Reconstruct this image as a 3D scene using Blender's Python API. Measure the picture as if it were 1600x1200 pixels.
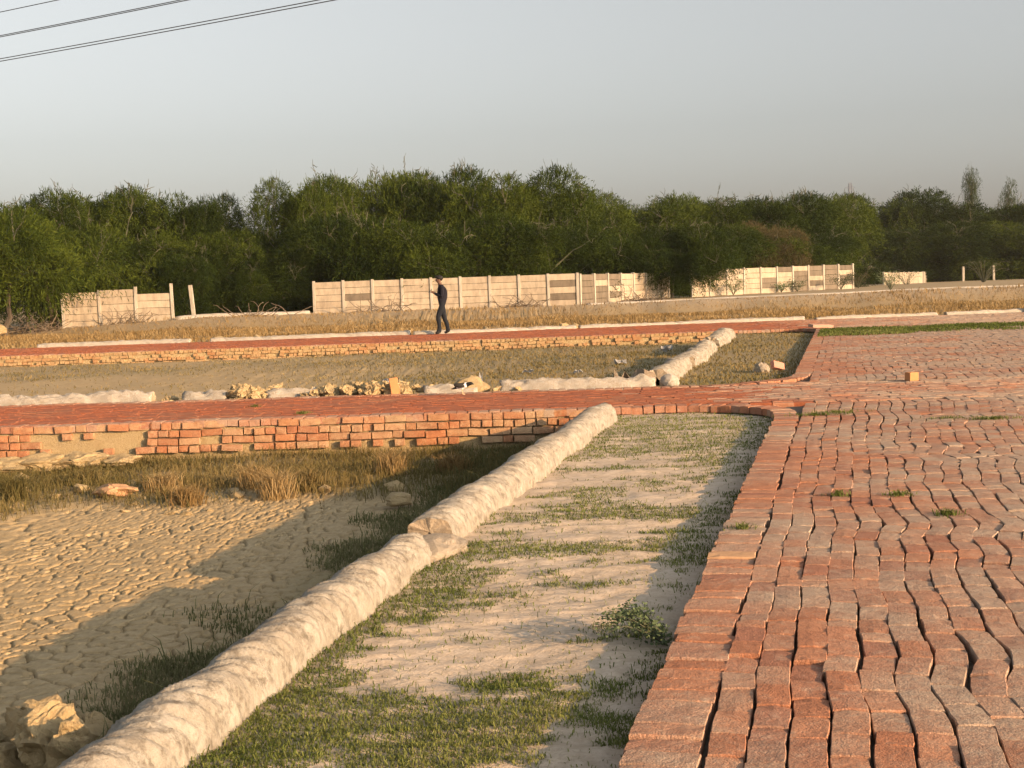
import bpy, bmesh, math, random
import numpy as np
from mathutils import Vector, Matrix, noise as mnoise

# ------------------------------------------------------------------ scene, camera, light
for o in list(bpy.data.objects): bpy.data.objects.remove(o)
S = bpy.context.scene
COL = S.collection
rng = np.random.default_rng(7)
random.seed(7)

PITCH, ROLL = math.radians(4.04), math.radians(2.0)
CAMZ = 1.4
fw = Vector((0, math.cos(PITCH), -math.sin(PITCH)))
r0 = Vector((1, 0, 0)); u0 = r0.cross(fw)
rr = r0*math.cos(ROLL) - u0*math.sin(ROLL)
uu = u0*math.cos(ROLL) + r0*math.sin(ROLL)
cam = bpy.data.cameras.new('camera'); camo = bpy.data.objects.new('camera', cam); COL.objects.link(camo)
cam.sensor_width = 36; cam.lens = 36*2100/1600; cam.clip_start = .05; cam.clip_end = 3000
M = Matrix((rr, uu, -fw)).transposed().to_4x4(); M.translation = (0, 0, CAMZ)
camo.matrix_world = M
S.camera = camo

SUN_H = Vector((.80, -.60)).normalized(); SUN_EL = math.radians(14.0)
w = bpy.data.worlds.new('World'); S.world = w; w.use_nodes = True
nt = w.node_tree; nt.nodes.clear()
sky = nt.nodes.new('ShaderNodeTexSky'); sky.sky_type = 'NISHITA'; sky.sun_disc = False
sky.sun_elevation = SUN_EL; sky.sun_rotation = math.atan2(SUN_H.x, SUN_H.y)
sky.air_density = 1.0; sky.dust_density = 4.0; sky.ozone_density = 1.3; sky.altitude = 100
hs = nt.nodes.new('ShaderNodeHueSaturation'); hs.inputs['Saturation'].default_value = .24
bg = nt.nodes.new('ShaderNodeBackground'); bg.inputs['Strength'].default_value = .12
wo = nt.nodes.new('ShaderNodeOutputWorld')
tint = nt.nodes.new('ShaderNodeMix'); tint.data_type = 'RGBA'; tint.blend_type = 'MULTIPLY'; tint.inputs[0].default_value = 1; tint.inputs[7].default_value = (1, .995, .97, 1)
nt.links.new(sky.outputs[0], hs.inputs['Color']); nt.links.new(hs.outputs[0], tint.inputs[6]); nt.links.new(tint.outputs[2], bg.inputs[0]); nt.links.new(bg.outputs[0], wo.inputs[0])
sun = bpy.data.lights.new('sun', 'SUN'); sun.energy = 5.0; sun.angle = math.radians(.55); sun.color = (1, .60, .28)
suno = bpy.data.objects.new('sun', sun); COL.objects.link(suno)
sd = Vector((SUN_H.x*math.cos(SUN_EL), SUN_H.y*math.cos(SUN_EL), math.sin(SUN_EL)))
suno.rotation_euler = sd.to_track_quat('Z', 'Y').to_euler(); suno.location = sd*60
S.view_settings.view_transform = 'Standard'; S.view_settings.look = 'None'
S.view_settings.exposure = 0.90; S.view_settings.gamma = 1
S.render.engine = 'CYCLES'

# ------------------------------------------------------------------ numpy noise
def _h(ix, iy, seed):
    n = (ix.astype(np.int64)*374761393 + iy.astype(np.int64)*668265263 + seed*974634541) & 0xffffffff
    n = ((n ^ (n >> 13))*1274126177) & 0xffffffff
    n = ((n ^ (n >> 16))*2246822519) & 0xffffffff
    return ((n ^ (n >> 15)) & 0xffffff)/float(0xffffff)
def vn(x, y, seed=0):
    x = np.asarray(x, float); y = np.asarray(y, float)
    ix = np.floor(x); iy = np.floor(y); fx = x-ix; fy = y-iy
    fx = fx*fx*(3-2*fx); fy = fy*fy*(3-2*fy)
    a = _h(ix, iy, seed); b = _h(ix+1, iy, seed); c = _h(ix, iy+1, seed); d = _h(ix+1, iy+1, seed)
    return (a*(1-fx)+b*fx)*(1-fy)+(c*(1-fx)+d*fx)*fy
def fbm(x, y, seed=0, o=4):
    s = 0; a = .5
    for i in range(o):
        s = s+a*(vn(x, y, seed+i*17)-.5); x = x*2.03+7.1; y = y*2.03+3.7; a *= .5
    return s*2          # about -1..1
def worley(x, y, seed=0):
    ix = np.floor(x); iy = np.floor(y)
    f1 = np.full(x.shape, 9.); f2 = np.full(x.shape, 9.); cid = np.zeros(x.shape)
    for dx in (-1, 0, 1):
        for dy in (-1, 0, 1):
            cx = ix+dx; cy = iy+dy
            px = cx+_h(cx, cy, seed); py = cy+_h(cx, cy, seed+5)
            d = np.hypot(px-x, py-y); hid = _h(cx, cy, seed+9)
            m = d < f1
            f2 = np.where(m, f1, np.minimum(f2, d)); cid = np.where(m, hid, cid); f1 = np.where(m, d, f1)
    return f1, f2, cid
def sst(a, b, x):
    t = np.clip((np.asarray(x, float)-a)/(b-a), 0, 1); return t*t*(3-2*t)

# ------------------------------------------------------------------ layout (metres, camera at the origin)
E0 = np.array([.26, 3.82]); D = np.array([.241, .9705]); N = np.array([.9705, -.241])   # left edge of the main road
def st(X, Y):
    return (X-E0[0])*D[0]+(Y-E0[1])*D[1], (X-E0[0])*N[0]+(Y-E0[1])*N[1]
def P(s, t): return E0+D*s+N*t
L1 = lambda X: 14.42-.03*X        # near edge of cross road
L2 = lambda X: 17.22-.07*X        # far edge of cross road
L3 = lambda X: 34.6-.0*X + .0*X   # near edge of the far cross road
L4 = lambda X: 40.3+.16*(X+2)*(np.asarray(X) > -2)
def zr(Y): return np.interp(Y, [0, 4, 5, 6.6, 12.7, 14.4, 17, 35, 40, 46], [-.005, 0, .015, .03, .08, .09, .10, .13, .14, .14])
BUND_T = lambda s: -1.62-.018*s+.11*np.clip(1-np.asarray(s)/4.5, 0, 1.3)
WALLZ = lambda X: np.interp(X, [-22, -17, -14, -9, 4, 10, 22, 40], [.22, .45, .6, .55, .55, .6, .7, .55])

def terrain(X, Y):
    """height, zone weights (mud, green, straw, pale)"""
    X = np.asarray(X, float); Y = np.asarray(Y, float)
    s, t = st(X, Y); z0 = zr(Y)
    und = fbm(X*.8, Y*.8, 3, 3)
    left = sst(BUND_T(s)-.12, BUND_T(s)-.55, t)          # 1 in the sunken field
    wa, wb = fbm(X*3.5, Y*3.5, 2, 3)*.55, fbm(X*3.5, Y*3.5, 4, 3)*.55
    f1, f2, cid = worley(X/.135+wa, Y/.135+wb, 11)
    e = f2-f1
    g1, g2, gid = worley(X/.06+wb, Y/.06+wa, 31)
    cw = .6+1.0*vn(X*2.3, Y*2.3, 63)
    crack = (1-sst(.015*cw, .09*cw, e))
    fine = fbm(X*9, Y*9, 5, 3)
    deep = .55+.8*sst(.3, .7, vn(X*3.7, Y*3.7, 61))
    pf1, pf2, pid = worley(X/.19, Y/.19, 57)
    pit = (1-sst(.05, .12, pf1))*(pid > .4)
    field = -.395+.05*sst(13.7, 14.4, Y)+.02*und+(cid-.5)*.006-crack*.032*deep-pit*.05+fine*.0045+.008*np.abs(fbm(X*4, Y*4, 58, 2))-(1-sst(.0, .16, g2-g1))*.003
    gband = sst(11.2, 12.4, Y+und*1.3)                   # rough grassy band under the brick wall
    field = field+gband*(.05*fbm(X*2.2, Y*2.2, 8, 4)+.03)
    strip = z0-.085+.018*und+.022*fbm(X*1.6, Y*5.0, 21, 4)+.012*fbm(X*7, Y*14, 23, 3)
    z = strip*(1-left)+field*left
    mud = left*(1-gband); green = left*gband*.55; straw = left*gband*.5; pale = (1-left)
    green = np.maximum(green, left*(1-sst(.6, 1.25, BUND_T(s)-t+.4*und))*.8)
    # middle plot between the cross roads
    mid = sst(L1(X)+.8, L1(X)+1.0, Y)
    mleft = sst(BUND_T(s)-.05, BUND_T(s)-.4, t)
    hum = fbm(X*.5, Y*.5, 13, 3)
    mz = (z0-.28+.05*hum+.03*fine)*mleft+(z0-.1+.03*hum)*(1-mleft)
    z = z*(1-mid)+mz*mid
    mg = np.clip(.35+.5*sst(-6, 1, X)+hum*.7, 0, 1)*(1-.75*sst(-2.5, -5, X)*sst(30, 27, Y+hum*3))
    mud = mud*(1-mid)+mid*(1-mg)*.95; green = green*(1-mid)+mid*mg*.75; straw = straw*(1-mid)+mid*.35; pale = pale*(1-mid)
    # beyond the far road
    far = sst(L4(X)+.1, L4(X)+.6, Y)
    top = WALLZ(X)
    bank = sst(56.8, 59.6, Y+hum*.8)
    bz = (.1+.06*hum+.05*fine)*(1-bank)+top*bank+.03*fine+.07*fbm(X*1.4, Y*1.4, 15, 3)*bank
    z = z*(1-far)+bz*far
    behind = sst(66, 72, Y)
    mud = mud*(1-far)+far*.1; green = green*(1-far)+far*(.25*behind); straw = straw*(1-far)+far*(.95-.35*bank)
    pale = pale*(1-far)+far*bank*(.45+.35*sst(2, 8, X)-.4*behind)
    # under the roads: a bed lower than the bricks
    road = np.zeros_like(z)
    band = (Y > L1(X)+.1) & (Y < L2(X)-.1)
    band2 = (Y > L3(X)+.15) & (Y < L4(X)+.1)
    main = (t > .12)
    bed = main | band | band2
    z = np.where(bed & (Y < L4(X)+.1), np.minimum(z, z0-.16), z)
    return z, mud, green, straw, pale
def tz(x, y): return float(terrain(np.array([x]), np.array([y]))[0][0])

# ------------------------------------------------------------------ helpers
def link(o): COL.objects.link(o); return o
def tag(o, label=None, cat=None, group=None, kind=None):
    if label: o['label'] = label
    if cat: o['category'] = cat
    if group: o['group'] = group
    if kind: o['kind'] = kind
    return o
def empty(name, loc=(0, 0, 0), rz=0):
    o = bpy.data.objects.new(name, None); o.empty_display_size = .1; o.location = loc; o.rotation_euler = (0, 0, rz); return link(o)
def npmesh(name, V, Fc, smooth=False):
    """V (n,3), Fc (m,k) with constant k"""
    V = np.ascontiguousarray(V, dtype=np.float32); Fc = np.ascontiguousarray(Fc, dtype=np.int32)
    me = bpy.data.meshes.new(name)
    me.vertices.add(len(V)); me.vertices.foreach_set('co', V.ravel())
    me.loops.add(Fc.size); me.loops.foreach_set('vertex_index', Fc.ravel())
    me.polygons.add(len(Fc)); me.polygons.foreach_set('loop_start', np.arange(0, Fc.size, Fc.shape[1], dtype=np.int32))
    me.polygons.foreach_set('use_smooth', np.full(len(Fc), smooth, bool))
    me.update(calc_edges=True); me.validate()
    return me
def obj(name, me, mat=None, parent=None):
    o = bpy.data.objects.new(name, me)
    if mat:
        for m in (mat if isinstance(mat, (list, tuple)) else [mat]):
            if m.name not in me.materials: me.materials.append(m)
    if parent: o.parent = parent
    return link(o)
def attr(me, name, vals):
    a = me.attributes.new(name, 'FLOAT', 'POINT'); a.data.foreach_set('value', np.ascontiguousarray(vals, dtype=np.float32))
def bm_mesh(bm, name, smooth=False):
    me = bpy.data.meshes.new(name); bm.to_mesh(me); bm.free()
    me.polygons.foreach_set('use_smooth', np.full(len(me.polygons), smooth, bool))
    return me
BOXF = np.array([[0, 3, 2, 1], [4, 5, 6, 7], [0, 1, 5, 4], [1, 2, 6, 5], [2, 3, 7, 6], [3, 0, 4, 7]])
def boxes_mesh(name, C, size, yaw, pitch=None, jit=0.0):
    """many yawed boxes in one mesh. C: centre (n,3), size (n,3)"""
    n = len(C); u = np.array([[-1, -1, -1], [1, -1, -1], [1, 1, -1], [-1, 1, -1], [-1, -1, 1], [1, -1, 1], [1, 1, 1], [-1, 1, 1]])*.5
    v = u[None]*size[:, None, :]
    if jit: v = v+rng.uniform(-jit, jit, v.shape)
    if pitch is not None: v[:, :, 2] += v[:, :, 0]*pitch[:, None, 0]+v[:, :, 1]*pitch[:, None, 1]
    c, s_ = np.cos(yaw)[:, None], np.sin(yaw)[:, None]
    x = v[:, :, 0]*c-v[:, :, 1]*s_; y = v[:, :, 0]*s_+v[:, :, 1]*c
    V = np.stack([x, y, v[:, :, 2]], -1)+C[:, None, :]
    Fc = (BOXF[None]+np.arange(n)[:, None, None]*8).reshape(-1, 4)
    return npmesh(name, V.reshape(-1, 3), Fc)
def tube_arrays(pts, rad, k=6):
    pts = np.asarray(pts, float); n = len(pts); rad = np.broadcast_to(rad, (n,))
    tan = np.gradient(pts, axis=0); tan /= np.linalg.norm(tan, axis=1)[:, None]+1e-9
    ref = np.where(np.abs(tan[:, 2:3]) < .9, [[0, 0, 1.]], [[1., 0, 0]])
    a = np.cross(tan, ref); a /= np.linalg.norm(a, axis=1)[:, None]+1e-9; b = np.cross(tan, a)
    th = np.arange(k)*2*math.pi/k
    V = pts[:, None]+rad[:, None, None]*(a[:, None]*np.cos(th)[None, :, None]+b[:, None]*np.sin(th)[None, :, None])
    i = np.arange(n-1)[:, None]*k; j = np.arange(k)[None]; j2 = (j+1) % k
    Fc = np.stack([i+j, i+j2, i+k+j2, i+k+j], -1).reshape(-1, 4)
    return V.reshape(-1, 3), Fc
class Acc:
    def __init__(s): s.V = []; s.F = []; s.n = 0
    def add(s, V, Fc): s.V.append(V); s.F.append(np.asarray(Fc)+s.n); s.n += len(V)
    def mesh(s, name, smooth=False): return npmesh(name, np.concatenate(s.V), np.concatenate(s.F), smooth)

# ------------------------------------------------------------------ materials
def mat_new(name):
    m = bpy.data.materials.new(name); m.use_nodes = True
    n = m.node_tree.nodes; b = n['Principled BSDF']; b.inputs['Roughness'].default_value = .9
    b.inputs['Specular IOR Level'].default_value = .25
    return m, m.node_tree, b
def cc(c):
    """albedo balance shared by all colours"""
    if isinstance(c, (int, float)) or (c[0] == c[1] == c[2]): return c
    return (c[0], min(1, c[1]*1.08), min(1, c[2]*1.24))
class G:
    """tiny node graph helper"""
    def __init__(s, t): s.t = t
    def n(s, typ, **k):
        x = s.t.nodes.new(typ)
        for a, v in k.items(): setattr(x, a, v)
        return x
    def l(s, a, b): s.t.links.new(a, b)
    def pos(s): return s.n('ShaderNodeNewGeometry').outputs['Position']
    def objc(s): return s.n('ShaderNodeTexCoord').outputs['Object']
    def map(s, v, sc=(1, 1, 1), rot=(0, 0, 0)):
        m = s.n('ShaderNodeMapping'); m.inputs['Scale'].default_value = sc; m.inputs['Rotation'].default_value = rot; s.l(v, m.inputs[0]); return m.outputs[0]
    def noise(s, v, sc, det=4, rough=.55):
        x = s.n('ShaderNodeTexNoise'); x.inputs['Scale'].default_value = sc; x.inputs['Detail'].default_value = det; x.inputs['Roughness'].default_value = rough
        s.l(v, x.inputs['Vector']); return x.outputs['Fac']
    def ramp(s, f, stops, interp='LINEAR'):
        r = s.n('ShaderNodeValToRGB'); r.color_ramp.interpolation = interp
        e = r.color_ramp.elements
        while len(e) < len(stops): e.new(.5)
        for q, (p, c) in zip(e, stops):
            c = cc(c)
            q.position = p; q.color = (c[0], c[1], c[2], 1) if not isinstance(c, (int, float)) else (c, c, c, 1)
        s.l(f, r.inputs[0]); return r.outputs[0]
    def mix(s, f, a, b, mode='MIX'):
        x = s.n('ShaderNodeMix', data_type='RGBA', blend_type=mode)
        for sock, v in ((x.inputs[0], f), (x.inputs[6], a), (x.inputs[7], b)):
            if isinstance(v, (int, float)): sock.default_value = v
            elif isinstance(v, tuple): sock.default_value = (*cc(v), 1)
            else: s.l(v, sock)
        return x.outputs[2]
    def math(s, op, a, b=None, clamp=False):
        x = s.n('ShaderNodeMath', operation=op, use_clamp=clamp)
        for sock, v in ((x.inputs[0], a), (x.inputs[1], b)):
            if v is None: continue
            if isinstance(v, (int, float)): sock.default_value = v
            else: s.l(v, sock)
        return x.outputs[0]
    def attr(s, name): return s.n('ShaderNodeAttribute', attribute_name=name).outputs['Fac']
    def rnd(s):
        """random per object, or per piece of a joined mesh"""
        a = s.n('ShaderNodeObjectInfo').outputs['Random']; b = s.n('ShaderNodeNewGeometry').outputs['Random Per Island']
        return s.math('FRACT', s.math('ADD', a, b))
    def bump(s, h, bsdf, dist=.01, strength=.6):
        x = s.n('ShaderNodeBump'); x.inputs['Distance'].default_value = dist; x.inputs['Strength'].default_value = strength
        s.l(h, x.inputs['Height']); s.l(x.outputs[0], bsdf.inputs['Normal'])

def mk_brick(name, dustbias, reds, dust, edge=.0):
    m, t, b = mat_new(name); g = G(t); p = g.pos()
    r = g.rnd()
    base = g.ramp(r, [(0, reds[0]), (.3, reds[1]), (.6, reds[2]), (.85, reds[3]), (1, reds[0])])
    big = g.noise(g.map(p, (1, 1, .2)), .75, 3)
    fine = g.noise(g.map(p, (1, 1, 1)), 38, 5, .65)
    r2 = g.math('FRACT', g.math('MULTIPLY', r, 7.31))
    d = g.math('ADD', g.math('MULTIPLY', g.math('SUBTRACT', big, .22), 2.6), g.math('MULTIPLY', fine, .9))
    d = g.math('ADD', d, g.math('MULTIPLY', r2, .55))
    sx = g.n('ShaderNodeSeparateXYZ'); g.l(p, sx.inputs[0])
    tt = g.math('ADD', g.math('MULTIPLY', sx.outputs[0], .9705), g.math('MULTIPLY', sx.outputs[1], -.241))
    tt = g.math('MULTIPLY', g.math('ADD', tt, .67), .13, True)
    d = g.math('ADD', d, g.math('MULTIPLY', tt, 1.15))
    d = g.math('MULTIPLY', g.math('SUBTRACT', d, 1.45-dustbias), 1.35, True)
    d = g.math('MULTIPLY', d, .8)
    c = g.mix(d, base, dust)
    mott = g.noise(g.map(p, (1, 1, 1)), 11, 5, .7)
    c = g.mix(g.ramp(mott, [(.35, .35), (.52, 0.0)]), c, tuple(x*.6 for x in reds[2]))
    c = g.mix(g.ramp(mott, [(.55, 0.0), (.75, .5)]), c, tuple(min(1, x*1.25) for x in dust))
    c = g.mix(g.ramp(g.noise(p, 130, 3, .7), [(.42, 0.0), (.6, .35)]), c, (.10, .055, .04))
    g.l(c, b.inputs['Base Color'])
    b.inputs['Roughness'].default_value = .95
    hgt = g.math('ADD', fine, g.math('MULTIPLY', g.noise(p, 150, 3), .5))
    g.bump(hgt, b, .009, .9)
    return m
M_BRICK = mk_brick('paving_brick', .24, [(.38, .15, .07), (.43, .19, .095), (.32, .135, .075), (.45, .205, .105)], (.40, .31, .21))
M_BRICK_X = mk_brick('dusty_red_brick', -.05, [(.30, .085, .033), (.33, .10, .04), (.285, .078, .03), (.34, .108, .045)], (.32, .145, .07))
M_BRICK_W = mk_brick('wall_brick', .38, [(.40, .15, .06), (.43, .20, .085), (.36, .12, .05), (.42, .22, .10)], (.46, .31, .165))
M_BRICK_F = mk_brick('pale_far_brick', .5, [(.38, .19, .075), (.40, .22, .10), (.36, .16, .06), (.42, .26, .12)], (.41, .285, .13))

def mk_ground():
    m, t, b = mat_new('ground_soil'); g = G(t); p = g.pos()
    mud, green, straw, pale = (g.attr(k) for k in ('mud', 'green', 'straw', 'pale'))
    n1 = g.noise(p, 1.3, 5); n2 = g.noise(p, 14, 5, .65); n3 = g.noise(p, 70, 4, .7)
    soil = g.ramp(n1, [(.3, (.25, .175, .095)), (.7, (.33, .245, .145))])
    c = soil
    mudc = g.ramp(n2, [(.3, (.30, .21, .10)), (.52, (.39, .275, .135)), (.75, (.45, .33, .18))])
    c = g.mix(mud, c, mudc)
    palec = g.ramp(g.math('ADD', g.math('MULTIPLY', n2, .6), g.math('MULTIPLY', n1, .4)), [(.35, (.36, .27, .175)), (.55, (.48, .37, .255)), (.7, (.56, .445, .32))])
    c = g.mix(pale, c, palec)
    strawc = g.ramp(n2, [(.3, (.22, .145, .06)), (.6, (.36, .245, .105))])
    c = g.mix(g.math('MULTIPLY', straw, g.ramp(n1, [(.3, .5), (.6, 1.0)])), c, strawc)
    grc = g.ramp(n3, [(.3, (.10, .095, .035)), (.65, (.20, .17, .075))])
    gm = g.math('MULTIPLY', green, g.ramp(g.math('ADD', g.math('MULTIPLY', n2, .6), g.math('MULTIPLY', n1, .5)), [(.42, .15), (.6, 1.0)]), True)
    c = g.mix(gm, c, grc)
    c = g.mix(g.ramp(n3, [(.3, .25), (.5, 0.0)]), c, (.14, .10, .06))
    g.l(c, b.inputs['Base Color'])
    g.bump(g.math('ADD', g.math('MULTIPLY', n2, .5), g.math('MULTIPLY', n3, .6)), b, .014, .6)
    return m
M_GROUND = mk_ground()

def mk_plaster(name, cols, dirt, objc=False, streak=True):
    m, t, b = mat_new(name); g = G(t)
    uvn = g.n('ShaderNodeUVMap'); uv = uvn.outputs[0]; p = g.pos()
    n1 = g.noise(p, 5, 5, .6); n2 = g.noise(p, 60, 4, .7)
    c = g.ramp(n1, [(.3, cols[0]), (.55, cols[1]), (.75, cols[2])])
    if streak:
        st_ = g.noise(g.map(uv, (26, 3.0, 1), (0, 0, .22)), 1.0, 6, .72)
        st2 = g.noise(g.map(uv, (7, 1.2, 1), (0, 0, .3)), 1.0, 4, .6)
        msk = g.math('MULTIPLY', g.ramp(st_, [(.44, 0.0), (.62, .85)]), g.ramp(st2, [(.35, .2), (.6, 1.0)]))
        c = g.mix(msk, c, dirt)
        hgt = g.math('ADD', g.math('MULTIPLY', st_, 1.0), g.math('MULTIPLY', n2, .35))
    else:
        c = g.mix(g.ramp(g.math('ADD', g.math('MULTIPLY', n1, .5), g.math('MULTIPLY', n2, .5)), [(.48, 0.0), (.62, .7)]), c, dirt)
        hgt = n2
    g.l(c, b.inputs['Base Color']); g.bump(hgt, b, .018, .75)
    return m
M_PLASTER = mk_plaster('lime_plaster', [(.25, .205, .145), (.315, .27, .20), (.375, .33, .255)], (.11, .085, .055))
M_KERB = mk_plaster('worn_white_plaster', [(.32, .26, .18), (.40, .345, .265), (.47, .42, .335)], (.25, .18, .10), streak=False)
M_CORE = mk_plaster('broken_mortar', [(.32, .225, .13), (.40, .30, .19), (.45, .35, .24)], (.2, .14, .08), streak=False)
M_SLAB = mk_plaster('rough_concrete', [(.26, .2, .13), (.32, .255, .175), (.37, .30, .215)], (.2, .15, .095), streak=False)
M_CLOD = mk_plaster('dried_mud', [(.30, .205, .095), (.38, .275, .135), (.43, .325, .18)], (.22, .145, .065), streak=False)

def mk_panel(name, a, bcol, spread):
    m, t, b = mat_new(name); g = G(t); p = g.pos(); r = g.rnd()
    c = g.ramp(r, [(0, a), (.6, bcol), (1, a)])
    n = g.noise(g.map(p, (1.6, 1.6, .55)), 2.5, 5, .65); n2 = g.noise(p, 25, 4, .7)
    c = g.mix(g.ramp(n, [(.42, 0.0), (.70, 1.0)]), c, (.68, .62, .54), 'MULTIPLY')
    c = g.mix(g.ramp(n2, [(.5, 0.0), (.75, .6)]), c, (.7, .64, .55), 'MULTIPLY')
    g.l(c, b.inputs['Base Color']); g.bump(n2, b, .01, .5)
    return m
M_PANEL = mk_panel('precast_panel_cream', (.35, .27, .175), (.41, .325, .215), .55)
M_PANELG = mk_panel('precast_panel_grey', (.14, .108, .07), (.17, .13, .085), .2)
M_POST = mk_panel('precast_post', (.36, .30, .215), (.41, .35, .255), .3)

def mk_leaf(name, cols, trans=.25):
    m, t, b = mat_new(name); g = G(t); p = g.pos()
    r = g.n('ShaderNodeNewGeometry').outputs['Random Per Island']; ob = g.n('ShaderNodeObjectInfo').outputs['Random']
    n = g.noise(p, .42, 4)
    f = g.math('ADD', g.math('MULTIPLY', r, .35), g.math('MULTIPLY', g.math('SUBTRACT', n, .22), 1.1)); f = g.math('ADD', f, g.math('MULTIPLY', g.math('SUBTRACT', ob, .3), .4))
    c = g.ramp(f, [(.25, cols[0]), (.55, cols[1]), (.85, cols[2])])
    g.l(c, b.inputs['Base Color']); b.inputs['Roughness'].default_value = .8; b.inputs['Specular IOR Level'].default_value = .08
    if trans:
        tr = g.n('ShaderNodeBsdfTranslucent'); g.l(c, tr.inputs[0])
        mx = g.n('ShaderNodeMixShader'); mx.inputs[0].default_value = trans
        g.l(b.outputs[0], mx.inputs[1]); g.l(tr.outputs[0], mx.inputs[2])
        g.l(mx.outputs[0], t.nodes['Material Output'].inputs[0])
    return m
M_LEAF = mk_leaf('acacia_leaf', [(.011, .020, .003), (.028, .042, .005), (.070, .088, .010)])
M_LEAFD = mk_leaf('dark_leaf', [(.025, .036, .012), (.04, .056, .018), (.06, .075, .025)])
M_LEAFY = mk_leaf('shrub_leaf', [(.08, .10, .045), (.13, .16, .07), (.19, .21, .10)])
M_GRASS = mk_leaf('short_grass', [(.048, .068, .012), (.09, .11, .022), (.19, .19, .055)])
M_GRASSD = mk_leaf('bank_grass', [(.07, .075, .025), (.11, .11, .04), (.22, .19, .09)])
M_STRAW = mk_leaf('dry_grass', [(.19, .115, .042), (.27, .175, .068), (.37, .26, .12)])
M_RUST = mk_leaf('withered_leaf', [(.05, .042, .016), (.075, .058, .022), (.10, .075, .03)])
M_MIXG = mk_leaf('half_dry_grass', [(.085, .07, .022), (.15, .115, .04), (.25, .175, .07)])
def simple(name, col, rough=.85, var=.2, sc=20):
    m, t, b = mat_new(name); g = G(t); p = g.objc()
    n = g.noise(p, sc, 4)
    g.l(g.mix(n, tuple(x*(1-var) for x in col), tuple(min(1, x*(1+var)) for x in col)), b.inputs['Base Color'])
    b.inputs['Roughness'].default_value = rough; g.bump(n, b, .004, .4)
    return m
M_BARK = simple('bark', (.08, .06, .04), .95, .4, 6)
M_TWIG = simple('twig', (.085, .08, .045), .95, .3, 6)
M_DEAD = simple('dead_brush', (.15, .11, .07), .95, .35, 6)
M_WIRE = simple('cable', (.06, .06, .06), .6)
M_WHITE = simple('white_plastic', (.5, .47, .42), .6, .08)
M_DARK = simple('dark_stone', (.06, .055, .05), .9)

# ------------------------------------------------------------------ ground
def build_ground():
    ys = [3.3]
    while ys[-1] < 130: ys.append(ys[-1]+float(np.clip((.00028 if ys[-1] < 13.5 else .0006)*ys[-1]**2, .0115, 1.4)))
    while ys[-1] < 900: ys.append(ys[-1]*1.09)
    xs = list(np.arange(-3.5, -.9, .0105))+list(np.arange(-.9, 1.35, .017)); x = -3.5; L = []
    while x > -420: x -= .03*abs(x+3.5)+.0115; L.append(x)
    R = []; x = 1.35
    while x < 420: x += max(.03, .04*abs(x-1.35)+.03); R.append(x)
    xs = np.array(L[::-1]+xs+R); ys = np.array(ys)
    X, Y = np.meshgrid(xs, ys)
    # rows follow the view so that detail stays where it can be seen
    z, mud, green, straw, pale = terrain(X.ravel(), Y.ravel())
    nx, ny = len(xs), len(ys)
    i = (np.arange(ny-1)[:, None]*nx+np.arange(nx-1)[None]).ravel()
    me = npmesh('ground', np.stack([X.ravel(), Y.ravel(), z], -1), np.stack([i, i+1, i+1+nx, i+nx], -1), True)
    for k, v in (('mud', mud), ('green', green), ('straw', straw), ('pale', pale)): attr(me, k, np.clip(v, 0, 1))
    o = obj('ground', me, M_GROUND); tag(o, kind='structure')
build_ground()

# ------------------------------------------------------------------ brick roads
def visible(X, Y, m=.0):
    X = np.asarray(X); Y = np.asarray(Y)
    return (np.abs(X) < .385*Y+.35+m) & (Y > 3.55-m*.4)
def brick_variant(seed, lx, ly, lz):
    """worn brick: top rounded and uneven, open below is closed by the base"""
    r = random.Random(seed); bm = bmesh.new()
    nx, ny = 4, 2
    top = [[None]*(ny+1) for _ in range(nx+1)]
    for i in range(nx+1):
        for j in range(ny+1):
            x = (i/nx-.5)*(lx-.004)+r.uniform(-.002, .002); y = (j/ny-.5)*(ly-.005)+r.uniform(-.002, .002)
            z = lz/2-r.uniform(0, .003)
            if i in (0, nx) and j in (0, ny): z -= r.uniform(.0, .006)
            top[i][j] = bm.verts.new((x, y, z))
    for i in range(nx):
        for j in range(ny): bm.faces.new((top[i][j], top[i+1][j], top[i+1][j+1], top[i][j+1]))
    ring = [top[i][0] for i in range(nx)]+[top[nx][j] for j in range(ny)]+[top[i][ny] for i in range(nx, 0, -1)]+[top[0][j] for j in range(ny, 0, -1)]
    mid = []; bot = []
    for v in ring:
        sx = lx/(lx-.004); sy = ly/(ly-.005)
        mid.append(bm.verts.new((v.co.x*sx, v.co.y*sy, v.co.z-.004-r.uniform(0, .003))))
        bot.append(bm.verts.new((v.co.x*sx, v.co.y*sy, -lz/2)))
    n = len(ring)
    for k in range(n):
        k2 = (k+1) % n
        bm.faces.new((mid[k], mid[k2], ring[k2], ring[k])); bm.faces.new((bot[k], bot[k2], mid[k2], mid[k]))
    bmesh.ops.recalc_face_normals(bm, faces=bm.faces)
    return bm_mesh(bm, 'brick')
PIECES = []     # (x, y, z, yaw, lx, ly, pitchx, pitchy, kind)
def inside_main(s, t, X, Y): return t > .23
def poly_dist(px, py, poly):
    d = np.full(np.shape(px), 1e9)
    for (ax, ay), (bx, by) in zip(poly[:-1], poly[1:]):
        vx, vy = bx-ax, by-ay; L = vx*vx+vy*vy
        u = np.clip(((px-ax)*vx+(py-ay)*vy)/L, 0, 1)
        d = np.minimum(d, np.hypot(px-ax-u*vx, py-ay-u*vy))
    return d
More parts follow.
